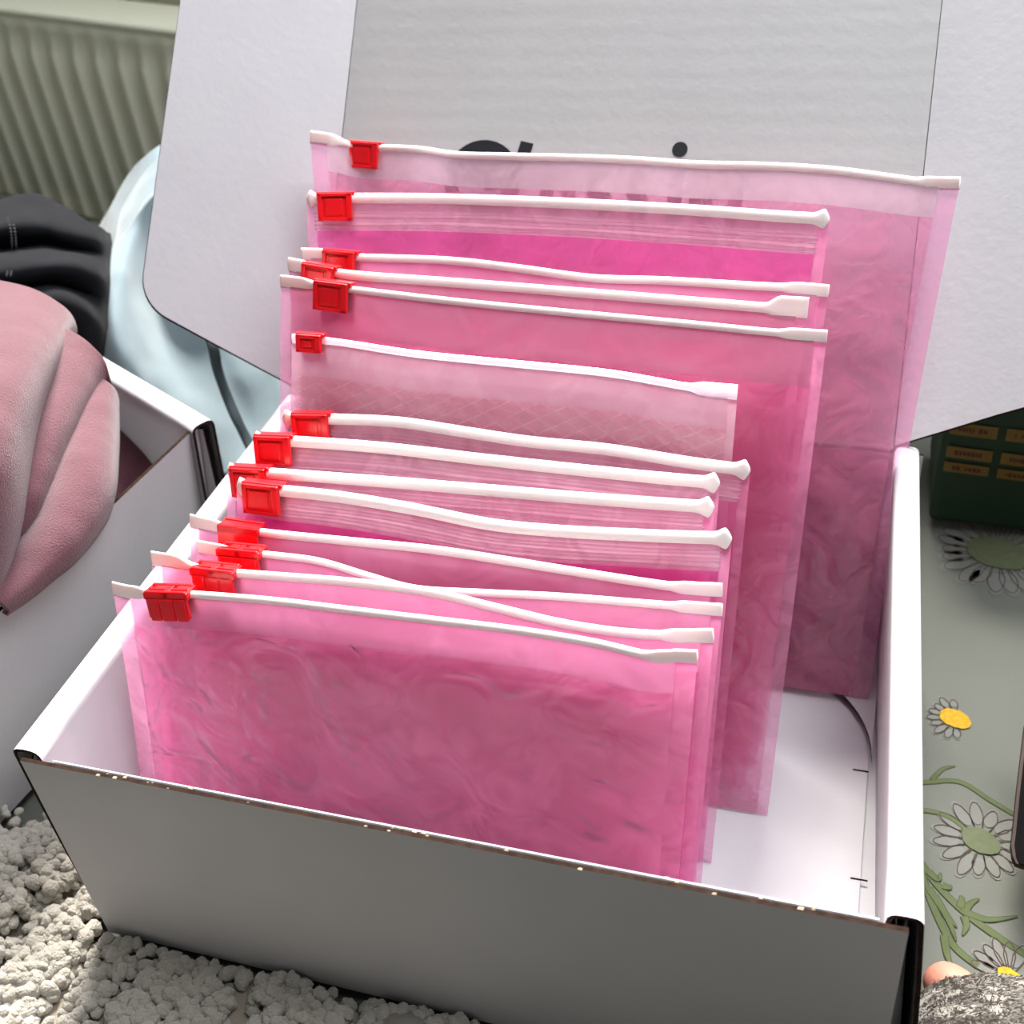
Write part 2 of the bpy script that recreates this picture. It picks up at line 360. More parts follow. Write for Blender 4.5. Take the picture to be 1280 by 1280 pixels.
# ------------------------------------------------------------------ cardboard mailer boxes
T = 0.0016      # board thickness
def along(A, B, t): return np.array(A) + (np.array(B) - np.array(A)) * t
def rolled_wall(name, root, A0, B0, A1, B1, H, out, width, inner_drop=0.0, mats=None):
    """double side wall: outer sheet, rounded fold at the top, inner sheet. A = front end, B = rear end; 0 bottom, 1 top (outer line);
    out = outward unit vector"""
    out = np.array(out, float); V = []; F = []; Mi = []
    def prof(t):
        b = along(A0, B0, t); tp = along(A1, B1, t); w_ = width
        o_, i_ = [], []
        for k in range(5): o_.append(along(b, tp - np.array([0, 0, 0.003]), k / 4) + out * (0.0012 * math.sin(math.pi * k / 4)))
        for k in range(1, 8):
            th = math.pi * k / 8; c = tp - out * (w_ / 2) - np.array([0, 0, 0.003])
            o_.append(c + out * (w_ / 2) * np.sign(math.cos(th)) * abs(math.cos(th)) ** 0.6 + np.array([0, 0, 0.0045 * math.sin(th) ** 0.8]))
        for k in range(5): o_.append(along(tp - out * w_ - np.array([0, 0, 0.003]), b - out * (w_ - 0.001) + np.array([0, 0, 0.001]), k / 4))
        o_ = np.array(o_); n = len(o_); 
        for k in range(n):
            t_ = o_[min(k + 1, n - 1)] - o_[max(k - 1, 0)]; t_ /= np.linalg.norm(t_)
            ax = np.array(B1) - np.array(A1); ax = ax / np.linalg.norm(ax); nn = np.cross(t_, ax); nn /= np.linalg.norm(nn)
            if nn @ (tp - out * w_ / 2 - np.array([0, 0, 0.02]) - o_[k]) < 0: nn = -nn
            i_.append(o_[k] + nn * T)
        return list(o_) + i_[::-1]
    NT = 14; n = None
    for j in range(NT):
        P = prof(j / (NT - 1)); n = len(P); V += P
    for j in range(NT - 1):
        for k in range(n):
            F.append((j * n + k, j * n + (k + 1) % n, (j + 1) * n + (k + 1) % n, (j + 1) * n + k)); Mi.append(0)
    h = n // 2
    for j in (0, NT - 1):
        for k in range(h - 1):
            F.append((j * n + k, j * n + k + 1, j * n + n - 2 - k, j * n + n - 1 - k)); Mi.append(1)
    o = mesh(name, V, F, mats or [M_BOARD, M_EDGE], root, Mi, smooth=False)
    for i_, pl in enumerate(o.data.polygons): pl.use_smooth = (Mi[i_] == 0)
    return o
def panel(name, root, quad, n, th=T, face=None, bow=0.0, nx=12, nz=5):
    """board panel through four corners (bottom left, bottom right, top right, top left), outer face on the quad, thickness behind it"""
    n = np.array(n, float); n /= np.linalg.norm(n); bl, br, tr, tl = [np.array(q, float) for q in quad]
    V = []; F = []; Mi = []
    for layer in (0, 1):
        for j in range(nz):
            for i in range(nx):
                u, v = i / (nx - 1), j / (nz - 1)
                q = (bl * (1 - u) + br * u) * (1 - v) + (tl * (1 - u) + tr * u) * v
                q = q + n * bow * math.sin(math.pi * u) * math.sin(math.pi * v) - n * th * layer; V.append(q)
    N = nx * nz; F += grid_faces(nz, nx); F += [tuple(reversed(f)) for f in grid_faces(nz, nx, N)]; Mi += [0] * len(F)
    ring = [i for i in range(nx)] + [j * nx + nx - 1 for j in range(1, nz)] + [(nz - 1) * nx + i for i in range(nx - 2, -1, -1)] + [j * nx for j in range(nz - 2, 0, -1)]
    for a, b in zip(ring, ring[1:] + ring[:1]): F.append((a, a + N, b + N, b)); Mi.append(1)
    return mesh(name, V, F, [face or M_BOARD, M_EDGE], root, Mi)

BW, BD, BH = 0.300, 0.2297, 0.1104
def main_box():
    r = empty('mailer_box', (0.15, 0.115, 0))
    tag(r, 'open white cardboard mailer box holding the row of pink pouches, lid raised behind them', 'box')
    # base: sheet plus the loose flap with the rounded corner that lies on it
    base = MB(); V, F, M = rot_prism([(0.002, 0.002, 0.0016), (0.306, 0.002, 0.0016), (0.298, BD, 0.0016), (0.002, BD, 0.0016)], (0, 0, 1), T); base.add(V, F, M)
    base.build('base_panel', [M_BOARD, M_EDGE], r)
    pts = [(0.014, 0.006), (0.2895, 0.006), (0.2895, 0.145)]
    for k in range(1, 12):
        th = math.pi / 2 * k / 12; pts.append((0.2895 - 0.052 * (1 - math.cos(th)), 0.145 + 0.052 * math.sin(th)))
    pts += [(0.2375, 0.197), (0.014, 0.197)]
    V, F, M = rot_prism([(x, y, 0.0036) for x, y in pts], (0, 0, 1), T); mesh('inner_floor_flap', V, F, [M_BOARD, M_EDGE], r, M)
    arc_ = [q for q in pts if q[0] > 0.236 and q[1] >= 0.145]
    V, F, M = rot_prism([(x + 0.0012, y + 0.0012, 0.0064) for x, y in [(0.014, 0.197)] + arc_[::-1]] + [(0.2915, BD - 0.002, 0.0064), (0.014, BD - 0.002, 0.0064)], (0, 0, 1), T)
    mesh('rear_floor_flap', V, F, [M_BOARD, M_EDGE], r, M)
    for px, py in ((1075, 963), (1073, 1099)):
        q = at(px, py, 0.0038)
        V, F, M = rot_prism([(q[0] - 0.003, q[1] - 0.0003, 0.0039), (q[0] + 0.0035, q[1] - 0.0003, 0.0039), (q[0] + 0.0035, q[1] + 0.0003, 0.0039), (q[0] - 0.003, q[1] + 0.0003, 0.0039)], (0, 0, 1), 0.0003); mesh('locking_slot', V, F, M_EDGE, r)
    # front wall: two layers with a dark cut edge
    TL, TR = at(25, 951, BH), at(1136, 1166, BH); BL_, BR_ = at(136, 1165, 0), np.array([0.2985, -0.001, 0.0])
    n = (0, -1, 0)
    panel('front_panel', r, [BL_, BR_, TR, TL], n, 0.0016, bow=0.001, nx=24)
    off = np.array([0, 0.0021, 0]); up = np.array([0, 0, 0.0003])
    panel('front_inner_panel', r, [BL_ + off + (.008, 0, 0), BR_ + off - (.010, 0, 0), TR + off + up - (.008, 0, 0), TL + off + up + (.012, 0, 0)], n, 0.0005, bow=0.001, nx=24).data.materials[1] = M_BOARD
    chips = MB()
    for t in list(np.random.RandomState(3).uniform(0.10, 0.24, 9)) + list(np.random.RandomState(5).uniform(0.42, 0.52, 8)) + list(np.random.RandomState(6).uniform(0.76, 0.93, 6)) + [0.3, 0.6, 0.68]:
        q = along(TL, TR, t); s = random.uniform(0.0004, 0.0010); hh = random.uniform(0.0002, 0.0005)
        c = q + np.array([0, random.uniform(0, 0.0026), hh * 0.4])
        V, F, M = rot_prism([c + (-s, -s * .4, 0), c + (s * .8, -s * .5, 0), c + (s, s * .3, hh), c + (-s * .5, s * .4, hh * .6)], (0, 0, 1), hh); chips.add(V, F, 0)
    tag(chips.build('torn_paper_nick', M_CHIP, r), kind='stuff')
    # side walls with broad rolled rims
    L0, L1 = np.array([-0.001, 0.002, 0.0]), at(13, 937, BH) + (0.0005, 0, 0); R0, R1 = np.array([0.3085, -0.002, 0.0]), at(1157, 1154, BH)
    LB0, LB1 = np.array([-0.001, BD, 0]), np.array([-0.002, BD + 0.001, BH]); RB0, RB1 = np.array([0.299, BD, 0]), np.array([0.2965, BD + 0.001, BH])
    a = rolled_wall('side_wall', r, L0, LB0, L1, LB1, BH, (-1, 0, 0), 0.0115)
    b = rolled_wall('side_wall', r, R0, RB0, R1, RB1, BH, (1, 0, 0), 0.0105)
    # corner tabs folded from the front into the hollow walls
    panel('corner_tab', r, [L0 + (0.003, 0.004, 0.001), BL_ + (0.0012, 0.001, 0.001), TL + (0.0012, 0.003, -0.003), L1 + (0.004, 0.006, -0.003)], (-0.3, -1, 0), 0.0012)
    panel('corner_tab', r, [BR_ + (-0.001, 0.001, 0.001), R0 + (-0.003, 0.007, 0.001), R1 + (-0.004, 0.009, -0.004), TR + (-0.001, 0.003, -0.003)], (0.3, -1, 0), 0.0012)
    # back wall and lid
    panel('back_panel', r, [(0.298, BD, 0), (0.002, BD, 0), (0.002, BD, BH - 0.001), (0.298, BD, BH - 0.001)], (0, 1, 0), T)
    al_ = math.radians(40); u = np.array([0, math.sin(al_), math.cos(al_)]); nf = np.array([0, -math.cos(al_), math.sin(al_)])
    h0 = np.array([0, BD, BH]); xl, xr, LL = 0.0137, 0.2855, 0.246
    lid = panel('lid_panel', r, [h0 + (xl, 0, 0), h0 + (xr, 0, 0), h0 + (xr, 0, 0) + u * LL, h0 + (xl, 0, 0) + u * LL], nf, T, face=M_LID_SHADED)
    for sg, x0, be, W_ in ((-1, xl, math.radians(32), 0.0855), (1, xr, math.radians(16), 0.0888)):
        e = np.array([sg * math.cos(be), 0, 0]) + math.sin(be) * nf; P0 = h0 + (x0, 0, 0)
        rc = 0.020; out = [(0, 0.001), (0.040, 0.0162)]
        for k in range(0, 9):
            th = math.radians(-70 + 70 * k / 8); out.append((W_ - rc + rc * math.cos(th), 0.0475 + rc * math.sin(th)))
        out += [(W_ - 0.004, 0.205), (W_ - 0.012, LL - 0.004), (W_ - 0.02, LL), (0, LL)]
        nn = np.cross(u, e) * (1 if sg < 0 else -1)
        if nn @ nf < 0: nn = -nn
        poly = [P0 + e * a_ + u * b_ for a_, b_ in out]
        if sg < 0: poly = poly[::-1]
        c_ = sum(poly) / len(poly); ins = [q + (c_ - q) / np.linalg.norm(c_ - q) * 0.0008 for q in poly]
        V, F, M = rot_prism([q - nn * 0.0003 for q in poly], nn, T - 0.0003); F = F[1:]; M = M[1:]; b_ = len(V); V = V + ins; N_ = len(poly)
        F.append(tuple(range(b_, b_ + N_))); M.append(0)
        for k in range(N_): F.append((b_ + k, k, (k + 1) % N_, b_ + (k + 1) % N_)); M.append(1)
        mesh('lid_side_flap', V, F, [M_BOARD, M_EDGE], r, M)
    lf = [h0 + (xl + 0.004, 0, 0) + u * LL, h0 + (xr - 0.004, 0, 0) + u * LL]
    q2 = -nf * 0.0 + np.array([0, -0.3, 0.95])
    panel('lid_front_flap', r, [lf[0], lf[1], lf[1] + np.array([-0.006, 0.075, 0.055]), lf[0] + np.array([0.006, 0.075, 0.055])], (0, -0.6, 0.8), T)
    # printed word on the lid; only its top shows above the pouches
    Pn = h0
    def uv_(px, py):
        q = on_plane(px, py, Pn, nf); return q[0], (q - h0) @ u
    word = MB()
    def stroke(P, wd):
        P = np.array(P, float); V = []; F = []
        for i in range(len(P)):
            t = P[min(i + 1, len(P) - 1)] - P[max(i - 1, 0)]; t /= np.linalg.norm(t); s = np.array([-t[1], t[0]])
            for sg in (-1, 1):
                q = P[i] + s * sg * wd / 2; V.append(h0 + (q[0], 0, 0) + u * q[1] + nf * 0.0003)
        word.add(V, [(2 * i, 2 * i + 1, 2 * i + 3, 2 * i + 2) for i in range(len(P) - 1)])
    def arc(cx, cy, rx, ry, a0, a1, n=26): return [(cx + rx * math.cos(math.radians(a0 + (a1 - a0) * k / n)), cy + ry * math.sin(math.radians(a0 + (a1 - a0) * k / n))) for k in range(n + 1)]
    gx, gt = uv_(607, 175); sw = 0.0064; R_ = 0.0185
    gy = gt - R_                                           # centre of the G
    base = gt - 2 * R_
    stroke(arc(gx, gy, R_ - sw / 2, R_ - sw / 2, 38, 345), sw); stroke([(gx + 0.002, gy - 0.002), (gx + R_ - sw / 2, gy - 0.002), (gx + R_ - sw / 2, gy - 0.013)], sw)
    lx, lt = uv_(658, 178); stroke([(lx - 0.007, base), (lx + 0.0005, lt)], sw)
    xh = 0.024; xc = base + xh / 2
    def cx(a, b): return uv_((a + b) / 2, 195)[0], (uv_(b, 195)[0] - uv_(a, 195)[0]) / 2
    c, hw = cx(680, 725); stroke(arc(c, xc, hw - sw / 2, xh / 2 - sw / 2, 0, 360), sw)
    for a_, b_ in ((735, 775), (785, 820)):
        c, hw = cx(a_, b_); hw -= sw / 2; q = xh / 4 - sw / 8
        stroke(arc(c, xc + q - 0.001, hw, q, 30, 270) + arc(c, xc - q + 0.001, hw, q, 90, -150), sw * 0.75)
    dx, dt = uv_(850, 187); stroke([(dx, base), (dx, base + xh)], sw)
    V = [h0 + (dx, 0, 0) + u * dt + nf * 0.0003]
    for k in range(24): V.append(h0 + (dx + 0.0035 * math.cos(k * math.pi / 12), 0, 0) + u * (dt + 0.0035 * math.sin(k * math.pi / 12)) + nf * 0.0003)
    word.add(V, [(0, 1 + k, 1 + (k + 1) % 24) for k in range(24)])
    c, hw = cx(866, 906); stroke(arc(c, xc, hw - sw / 2, xh / 2 - sw / 2, -35, -360), sw * .85); stroke([(c - hw + sw, xc), (c + hw - sw / 2, xc)], sw * 0.7)
    c, hw = cx(916, 936); stroke([(c - hw + sw / 2, base), (c - hw + sw / 2, base + xh)], sw); stroke(arc(c + 0.003, base + xh - 0.009, 0.008, 0.007, 170, 70), sw)
    c, hw = cx(945, 955); stroke([(c, base), (c, base + sw)], sw)
    word.build('printed_word', M_INK, lid).matrix_parent_inverse = Matrix.Translation(-Vector(r.location))
    lid_children = [o for o in lid.children]
    for o in lid_children: o.matrix_parent_inverse = Matrix()
    return r
main_box()

def second_box():
    C1 = np.array([-0.0352, 0.2005, 0.11]); f = np.array([-0.122, -0.9925, 0]); s = np.array([-0.872, 0.490, 0])
    FLt = C1 + f * 0.30; BRt = C1 + s * 0.21; BLt = FLt + s * 0.21
    r = empty('mailer_box', tuple(((C1 + BLt) / 2 * (1, 1, 0)))); n = np.array([0.9925, -0.122, 0])
    tag(r, 'white cardboard mailer box at the left with the pink garment spilling out', 'box')
    g = lambda v, lean: v * (1, 1, 0) - n * lean
    bl, br = g(FLt, 0.028), g(C1, 0.020)
    panel('front_panel', r, [bl, br, C1, FLt], n, 0.002, bow=0.001)
    o1 = -np.array([s[1], -s[0], 0]); o1 = np.array([0.490, 0.872, 0])
    A1 = C1 + f * (-0.004) + n * 0.007 + (0, 0, 0.002); B1 = BRt + (0, 0, 0.002)
    rolled_wall('side_wall', r, g(A1, 0.016), g(B1, 0.0), A1, B1, 0.11, tuple(o1), 0.0125)
    A2 = FLt + f * 0.004; rolled_wall('side_wall', r, g(A2, 0.02), g(BLt, 0.0), A2, BLt, 0.11, tuple(-o1), 0.0125)
    panel('back_panel', r, [g(BRt, 0), g(BLt, 0), BLt, BRt], -n, 0.002)
    V, F, M = rot_prism([bl + (0, 0, .002), br + (0, 0, .002), g(BRt, 0) + (0, 0, .002), g(BLt, 0) + (0, 0, .002)], (0, 0, 1), 0.0016); mesh('base_panel', V, F, [M_BOARD, M_EDGE], r, M)
    panel('corner_tab', r, [br + (-.001, .002, 0.001), g(A1, 0.014) + (-.001, -.001, 0), A1 + (-.004, -.003, -.004), C1 + (-.001, .001, -.003)], n * 0.9 + np.array([0.2, .3, 0]), 0.0012)
second_box()

# ------------------------------------------------------------------ zipper pouches
LID_A = math.radians(40)
# zip edge pixels (left to right), base y, lean, bottom x left/right, slider pixel, end style, films, label
POUCHES = [
 (1, [(388, 171), (420, 176), (450, 184), (520, 187), (570, 194), (640, 196), (730, 198), (800, 201), (870, 206), (960, 208), (1040, 213), (1110, 222), (1155, 228), (1200, 229)], .181, 24, .030, .2875, 461, 'flat', 'dull', 'largest and rearmost pouch, leaning toward the raised lid'),
 (2, [(383, 249), (440, 248), (560, 249), (700, 254), (850, 262), (980, 271), (1037, 274)], .146, 23.5, .034, .244, 420, 'knob', 'hot', 'second pouch from the back, strong pink below a thick rounded white zip'),
 (3, [(377, 318), (410, 319), (450, 322), (560, 326), (650, 336), (740, 348), (830, 351), (930, 357), (990, 360), (1036, 364)], .135, 23, .036, .243, 428, 'flat', 'hot', 'third pouch from the back, wavy zip with square end below the thick rear zip'),
 (4, [(361, 331), (400, 338), (450, 345), (560, 353), (700, 364), (850, 376), (960, 385), (1010, 388)], .122, 22, .036, .240, 402, 'lug', 'body', 'fourth pouch from the back, zip ends in a raised white tab and slider half hidden'),
 (5, [(351, 351), (385, 355), (440, 362), (560, 376), (700, 390), (850, 404), (960, 415), (1034, 420)], .110, 21, .026, .251, 415, 'flat', 'dull', 'tall middle pouch whose long right edge reaches down to the bare box floor'),
 (6, [(365, 423), (420, 428), (520, 443), (640, 455), (760, 467), (860, 484), (922, 490)], .094, 20, .038, .226, 388, 'clear', 'net', 'clear pouch with a diamond net pattern and a frosted zip'),
 (7, [(353, 523), (420, 524), (500, 528), (580, 540), (660, 552), (760, 562), (860, 578), (938, 588)], .082, 20, .040, .232, 391, 'knob', 'body', 'pouch directly in front of the diamond patterned one, with a rounded zip end'),
 (8, [(317, 550), (370, 552), (480, 560), (600, 574), (720, 587), (830, 598), (900, 604)], .071, 19.5, .034, .224, 343, 'knob', 'hot', 'second pouch in front of the diamond patterned one, zip ending in a small knob'),
 (9, [(284, 589), (340, 592), (450, 600), (600, 612), (720, 622), (830, 630), (893, 634)], .062, 19, .026, .224, 315, 'knob', 'hot', 'pouch with the straight rounded zip, its slider touching the slider just in front'),
 (10, [(296, 607), (350, 613), (430, 622), (520, 637), (610, 655), (700, 664), (820, 670), (915, 673)], .053, 18.5, .034, .231, 330, 'knob', 'hot', 'pouch with bright magenta film below its curved rounded zip, fifth from the front'),
 (11, [(238, 650), (262, 656), (330, 666), (440, 677), (540, 687), (640, 702), (740, 718), (840, 733), (903, 737)], .044, 18, .020, .229, 302, 'flat', 'body', 'fourth pouch from the front, smooth plain slider and square zip ends'),
 (12, [(247, 682), (280, 688), (340, 694), (400, 702), (460, 720), (520, 736), (600, 741), (700, 746), (800, 754), (903, 762)], .0355, 17, .024, .230, 303, 'flat', 'body', 'third pouch from the front, its thin zip sagging in an S curve'),
 (13, [(190, 697), (225, 703), (260, 713), (340, 720), (440, 728), (540, 741), (620, 760), (700, 779), (770, 790), (830, 794), (892, 794)], .027, 16, .016, .229, 272, 'flat', 'body', 'second pouch from the front, slider with slotted top left of the sagging zip'),
 (14, [(141, 734), (170, 740), (240, 743), (340, 751), (440, 763), (540, 775), (640, 787), (740, 803), (810, 819), (845, 819), (872, 820)], .018, 15, .0125, .226, 210, 'flat', 'front', 'frontmost pouch, its whole cloudy pink face showing above the box front'),
]
ARC = lambda P: np.concatenate([[0], np.cumsum(np.linalg.norm(np.diff(P, axis=0), axis=1))])
def slider(root, c, t, style, seed, lean):
    """red slider sitting over the zip; c = point on the zip, t = direction of the zip"""
    c = np.array(c, float); t = np.array(t) / np.linalg.norm(t); up = np.array([0, math.sin(lean), math.cos(lean)]); up -= t * (up @ t); up /= np.linalg.norm(up)
    sd = np.cross(t, up)                        # towards the viewer
    L_, Hh, Wd = (0.0150, 0.0118, 0.0062) if style != 'clear' else (0.0105, 0.0072, 0.0045)
    if style == 'flat' and seed in (11, 12, 13, 14): L_ = 0.0165; Wd = 0.0072
    mb = MB()
    def bx(x0, x1, y0, y1, z0, z1):
        V = [c + t * x + sd * y + up * z for x in (x0, x1) for y in (y0, y1) for z in (z0, z1)]
        mb.add(V, [(0, 1, 3, 2), (4, 6, 7, 5), (0, 4, 5, 1), (2, 3, 7, 6), (0, 2, 6, 4), (1, 5, 7, 3)])
    zt = 0.0032; zb = zt - Hh; w2 = Wd / 2
    if seed in (12, 13, 14):
        # slotted top: cross-shaped bridge with four pockets, stepped feet
        bx(-L_ / 2, L_ / 2, w2 - 0.0014, w2, zb + 0.001, zt); bx(-L_ / 2, L_ / 2, -w2, -w2 + 0.0014, zb + 0.001, zt)
        bx(-L_ / 2, L_ / 2, -w2, w2, zt - 0.0034, zt - 0.0022)
        bx(-0.0012, 0.0012, -w2, w2, zt - 0.0028, zt - 0.0003); bx(-L_ / 2, L_ / 2, -0.0007, 0.0007, zt - 0.0028, zt - 0.0004)
        for s_ in (-1, 1): bx(s_ * L_ / 2 - 0.0006, s_ * L_ / 2 + 0.0006, -w2, w2, zt - 0.0034, zt - 0.0005)
        for y in (w2 - 0.0008, -w2 - 0.0004):
            for x0, x1 in ((-L_ / 2 + .0008, -0.0032), (-0.0026, 0.0026), (0.0032, L_ / 2 - .0008)): bx(x0, x1, y, y + 0.0012, zb, zt - 0.003)
    elif seed == 11:
        bx(-L_ / 2, L_ / 2, w2 - 0.0016, w2, zb, zt); bx(-L_ / 2, L_ / 2, -w2, -w2 + 0.0016, zb, zt + 0.0006); bx(-L_ / 2, L_ / 2, -w2, w2, zt - 0.003, zt)
    else:
        bx(-L_ / 2, L_ / 2, w2 - 0.0016, w2, zb, zt); bx(-L_ / 2 + 0.001, L_ / 2 + 0.0006, -w2, -w2 + 0.0016, zb, zt); bx(-L_ / 2, L_ / 2, -w2, w2, zt - 0.003, zt - 0.0004)
        # raised frame round a recessed face
        y0, y1 = w2, w2 + 0.0007
        bx(-L_ / 2, L_ / 2, y0, y1, zt - 0.0014, zt); bx(-L_ / 2, L_ / 2, y0, y1, zb, zb + 0.0014)
        bx(-L_ / 2, -L_ / 2 + 0.0018, y0, y1, zb, zt); bx(L_ / 2 - 0.0026, L_ / 2, y0, y1, zb, zt)
        bx(-L_ / 2 + .003, L_ / 2 - .0042, y0 - .0004, y1 - .0002, zb + .0024, zt - .0024)
        bx(-L_ / 2 - 0.0006, L_ / 2 + 0.0012, -w2 * 0.8, w2 * 0.7, zt - 0.001, zt + 0.0005)
    o = mb.build('slider', M_RED, root); bevel(o, 0.00035, 2)
    return o

WV = {k: 0.24 for k in range(1, 15)}; WV[1] = 0.06; WV[2] = 0.12; WV[12] = 0.12; WV[13] = 0.12
def pouch(i, Z, y0, deg, xl, xr, spx, style, kind, label):
    th = math.radians(deg); n = np.array([0, math.cos(th), -math.sin(th)]); up = np.array([0, math.sin(th), math.cos(th)])
    e0 = on_plane(*Z[0], (0, y0, 0), n); e1 = on_plane(*Z[-1], (0, y0, 0), n)
    d = e1 - e0; pn = np.cross(d, n); pn /= np.linalg.norm(pn)       # the zip curves forward and back in this plane
    zp = [(1 - WV[i]) * on_plane(*q, (0, y0, 0), n) + WV[i] * on_plane(*q, e0, pn) for q in Z]
    NU = 64; top = catmull(zp, NU * 3); a = ARC(top); s = np.linspace(0, a[-1], NU)
    top = np.array([[np.interp(v, a, top[:, k]) for k in range(3)] for v in s])
    Wd = a[-1]
    root = empty('zipper_pouch', ((xl + xr) / 2, y0, 0.004))
    tag(root, label, 'pouch', 'pink zipper pouches standing in the box')
    z_ = 0.0072 if i == 1 else 0.0045; fl = np.array([xl, y0, z_]); fr = np.array([xr, y0, z_])
    fr0 = n                                            # away from the viewer
    rs = np.random.RandomState(100 + i); ph = rs.uniform(0, 6, 12)
    def surf(u, v, side, thick):
        """u 0..1 across, v 0 bottom..1 zip; side -1 front, +1 back"""
        k = u * (NU - 1); k0 = min(int(k), NU - 2); tp = top[k0] + (top[k0 + 1] - top[k0]) * (k - k0)
        b = fl + (fr - fl) * u
        q = b + (tp - b) * v
        q = q + n * (0.0009 * math.sin(9 * u + ph[0]) * math.sin(math.pi * v) + 0.0007 * math.sin(17 * u + 4 * v + ph[1]) * v * (1 - v) * 3)
        if i == 1: q = q - np.array([0.0022, 0, 0]) * math.exp(-((u - 1) / 0.1) ** 2) * math.sin(math.pi * v)
        if i == 1: q = q - n * 0.010 * math.exp(-((u - 0.98) / 0.16) ** 2) * math.sin(math.pi * min(1, v * 1.05))
        eu = min(u, 1 - u) * Wd; ev = min(v * 0.2, (1 - v) * 0.2)
        bul = (1 - math.exp(-eu / 0.018)) * (1 - math.exp(-max(0, ev) / 0.02))
        w_ = noise.noise(Vector((u * 14 + i * 3.1, v * 12, side * 3))) * (0.0014 if i == 1 else 0.0006) + noise.noise(Vector((u * 34 + i, v * 30, side * 5))) * 0.00022
        return q + n * side * (thick * bul + 0.00025) + n * w_ * min(1, bul * 2) * min(1, (1 - v) * 9)
    hv = {'flat': 0.905, 'lug': 0.925, 'knob': 0.925, 'clear': 0.925}[style]
    if i in (1, 2): hv = 0.94     # header begins here
    sw = {1: 0.026, 14: 0.032, 5: 0.02}.get(i, 0.019)       # seam width as a share of the pouch width
    def part(name, us, vs, mt, thick, sides=(-1, 1), smooth=True, off=0.0):
        V = []; F = []; UV = []
        for sd in sides:
            b = len(V)
            for v in vs:
                for u in us: V.append(surf(u, v, sd, thick) + n * sd * off); UV.append((u * Wd, v * 0.2))
            g = grid_faces(len(vs), len(us), b); F += g if sd < 0 else [tuple(reversed(f_)) for f_ in g]
        return mesh(name, V, F, mt, root, smooth=smooth, uv=UV)
    bodym = {'body': M_FILM, 'hot': M_FILM_HOT, 'dull': M_FILM_DULL, 'net': M_FILM_NET, 'front': M_FILM_FRONT}[kind]
    part('pouch_film', np.linspace(sw, 1 - sw, 60), np.linspace(0.0, hv, 54), bodym, 0.0017)
    seamm = M_SEAM if kind != 'net' else M_HEAD_CLEAR
    part('side_seam', np.linspace(0, sw, 4), np.linspace(0, 0.996, 50), seamm, 0.0017, (-1,), off=-0.00015)
    part('side_seam', np.linspace(1 - sw, 1, 4), np.linspace(0, 0.996, 50), seamm, 0.0017, (-1,), off=-0.00015)
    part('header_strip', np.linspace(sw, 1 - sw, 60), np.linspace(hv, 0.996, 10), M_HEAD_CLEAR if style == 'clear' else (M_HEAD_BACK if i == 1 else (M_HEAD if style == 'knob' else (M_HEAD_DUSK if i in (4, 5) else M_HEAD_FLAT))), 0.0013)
    if style == 'knob':                                 # moulded ribs under the zip
        mb = MB()
        for r_ in range(5):
            vv = 0.972 - r_ * (0.009 if i != 2 else 0.007)
            P = [surf(u, vv + 0.001 * math.sin(20 * u + r_), -1, 0.0013) for u in np.linspace(0.015, 0.985, 50)]
            V, F = sweep(P, lambda k: (0.00028, 0.00030, 0, 1.0)); mb.add(V, F)
        tag(mb.build('zip_rib', M_HEAD, root, True), kind='stuff')
    # zip track
    tlen = s; hb = {'flat': 0.0017, 'lug': 0.0020, 'knob': 0.0023, 'clear': 0.0017}[style]; ha = {'flat': 0.0012, 'lug': 0.0014, 'knob': 0.0019, 'clear': 0.0012}[style]
    if i in (14, 5): hb = 0.00145
    if i == 12: hb = 0.0014
    zz = np.concatenate([np.linspace(0, 0.006, 14), np.linspace(0.0068, 0.022, 14), np.linspace(0.024, Wd - 0.024, 60), np.linspace(Wd - 0.022, Wd - 0.0068, 14), np.linspace(Wd - 0.006, Wd, 14)])
    P = [np.array([np.interp(v, tlen, top[:, k]) for k in range(3)]) for v in zz]
    def sm(x): x = max(0, min(1, x)); return x * x * (3 - 2 * x)
    def sec(k):
        v = zz[k]; dl, dr = v, Wd - v
        if style == 'flat' or style == 'clear':
            e = max(sm((0.017 - dl) / 0.008) * (1.0 if style == 'flat' else 0.3), sm((0.018 - dr) / 0.006) * (0.75 if style == 'flat' else 1.0))
            return (ha * (1 - 0.55 * e), hb + 0.0013 * e, -0.0002 * e + 0.0, 1.0 - 0.3 * e)
        if style == 'lug':
            e = sm((0.016 - dr) / 0.006); e2 = sm((0.012 - dl) / 0.005)
            return (ha * (1 - 0.5 * max(e, e2)), hb + 0.0024 * e + 0.0012 * e2, 0.0006 * e, 1.0 - 0.3 * e)
        e = max(math.exp(-((dl - 0.0018) / 0.0018) ** 2), math.exp(-((dr - 0.0022) / 0.0022) ** 2))
        cap = min(1, math.sqrt(max(0.02, min(dl, dr) / 0.0018)))
        return (ha * (1 - 0.25 * e) * cap, (hb + 0.0017 * e) * cap, -0.0002 * e, 1.0)
    V, F = sweep(P, sec)
    mesh('zipper_track', V, F, M_ZIP_CLEAR if style == 'clear' else M_ZIP, root, smooth=True, uv=[(v_[0], v_[2]) for v_ in V]) if style == 'clear' else mesh('zipper_track', V, F, M_ZIP, root, smooth=True)
    # slider at its place along the zip
    best = min(range(len(P)), key=lambda k: abs((lambda c: 640 + F_PX * (ROT[0] @ c) / (ROT[2] @ c))(P[k] - CAM) - spx))
    k = max(1, min(len(P) - 2, best)); slider(root, P[k] - up * 0.0008, P[k + 1] - P[k - 1], style, i, th)
    return root
for args in POUCHES: pouch(*args)

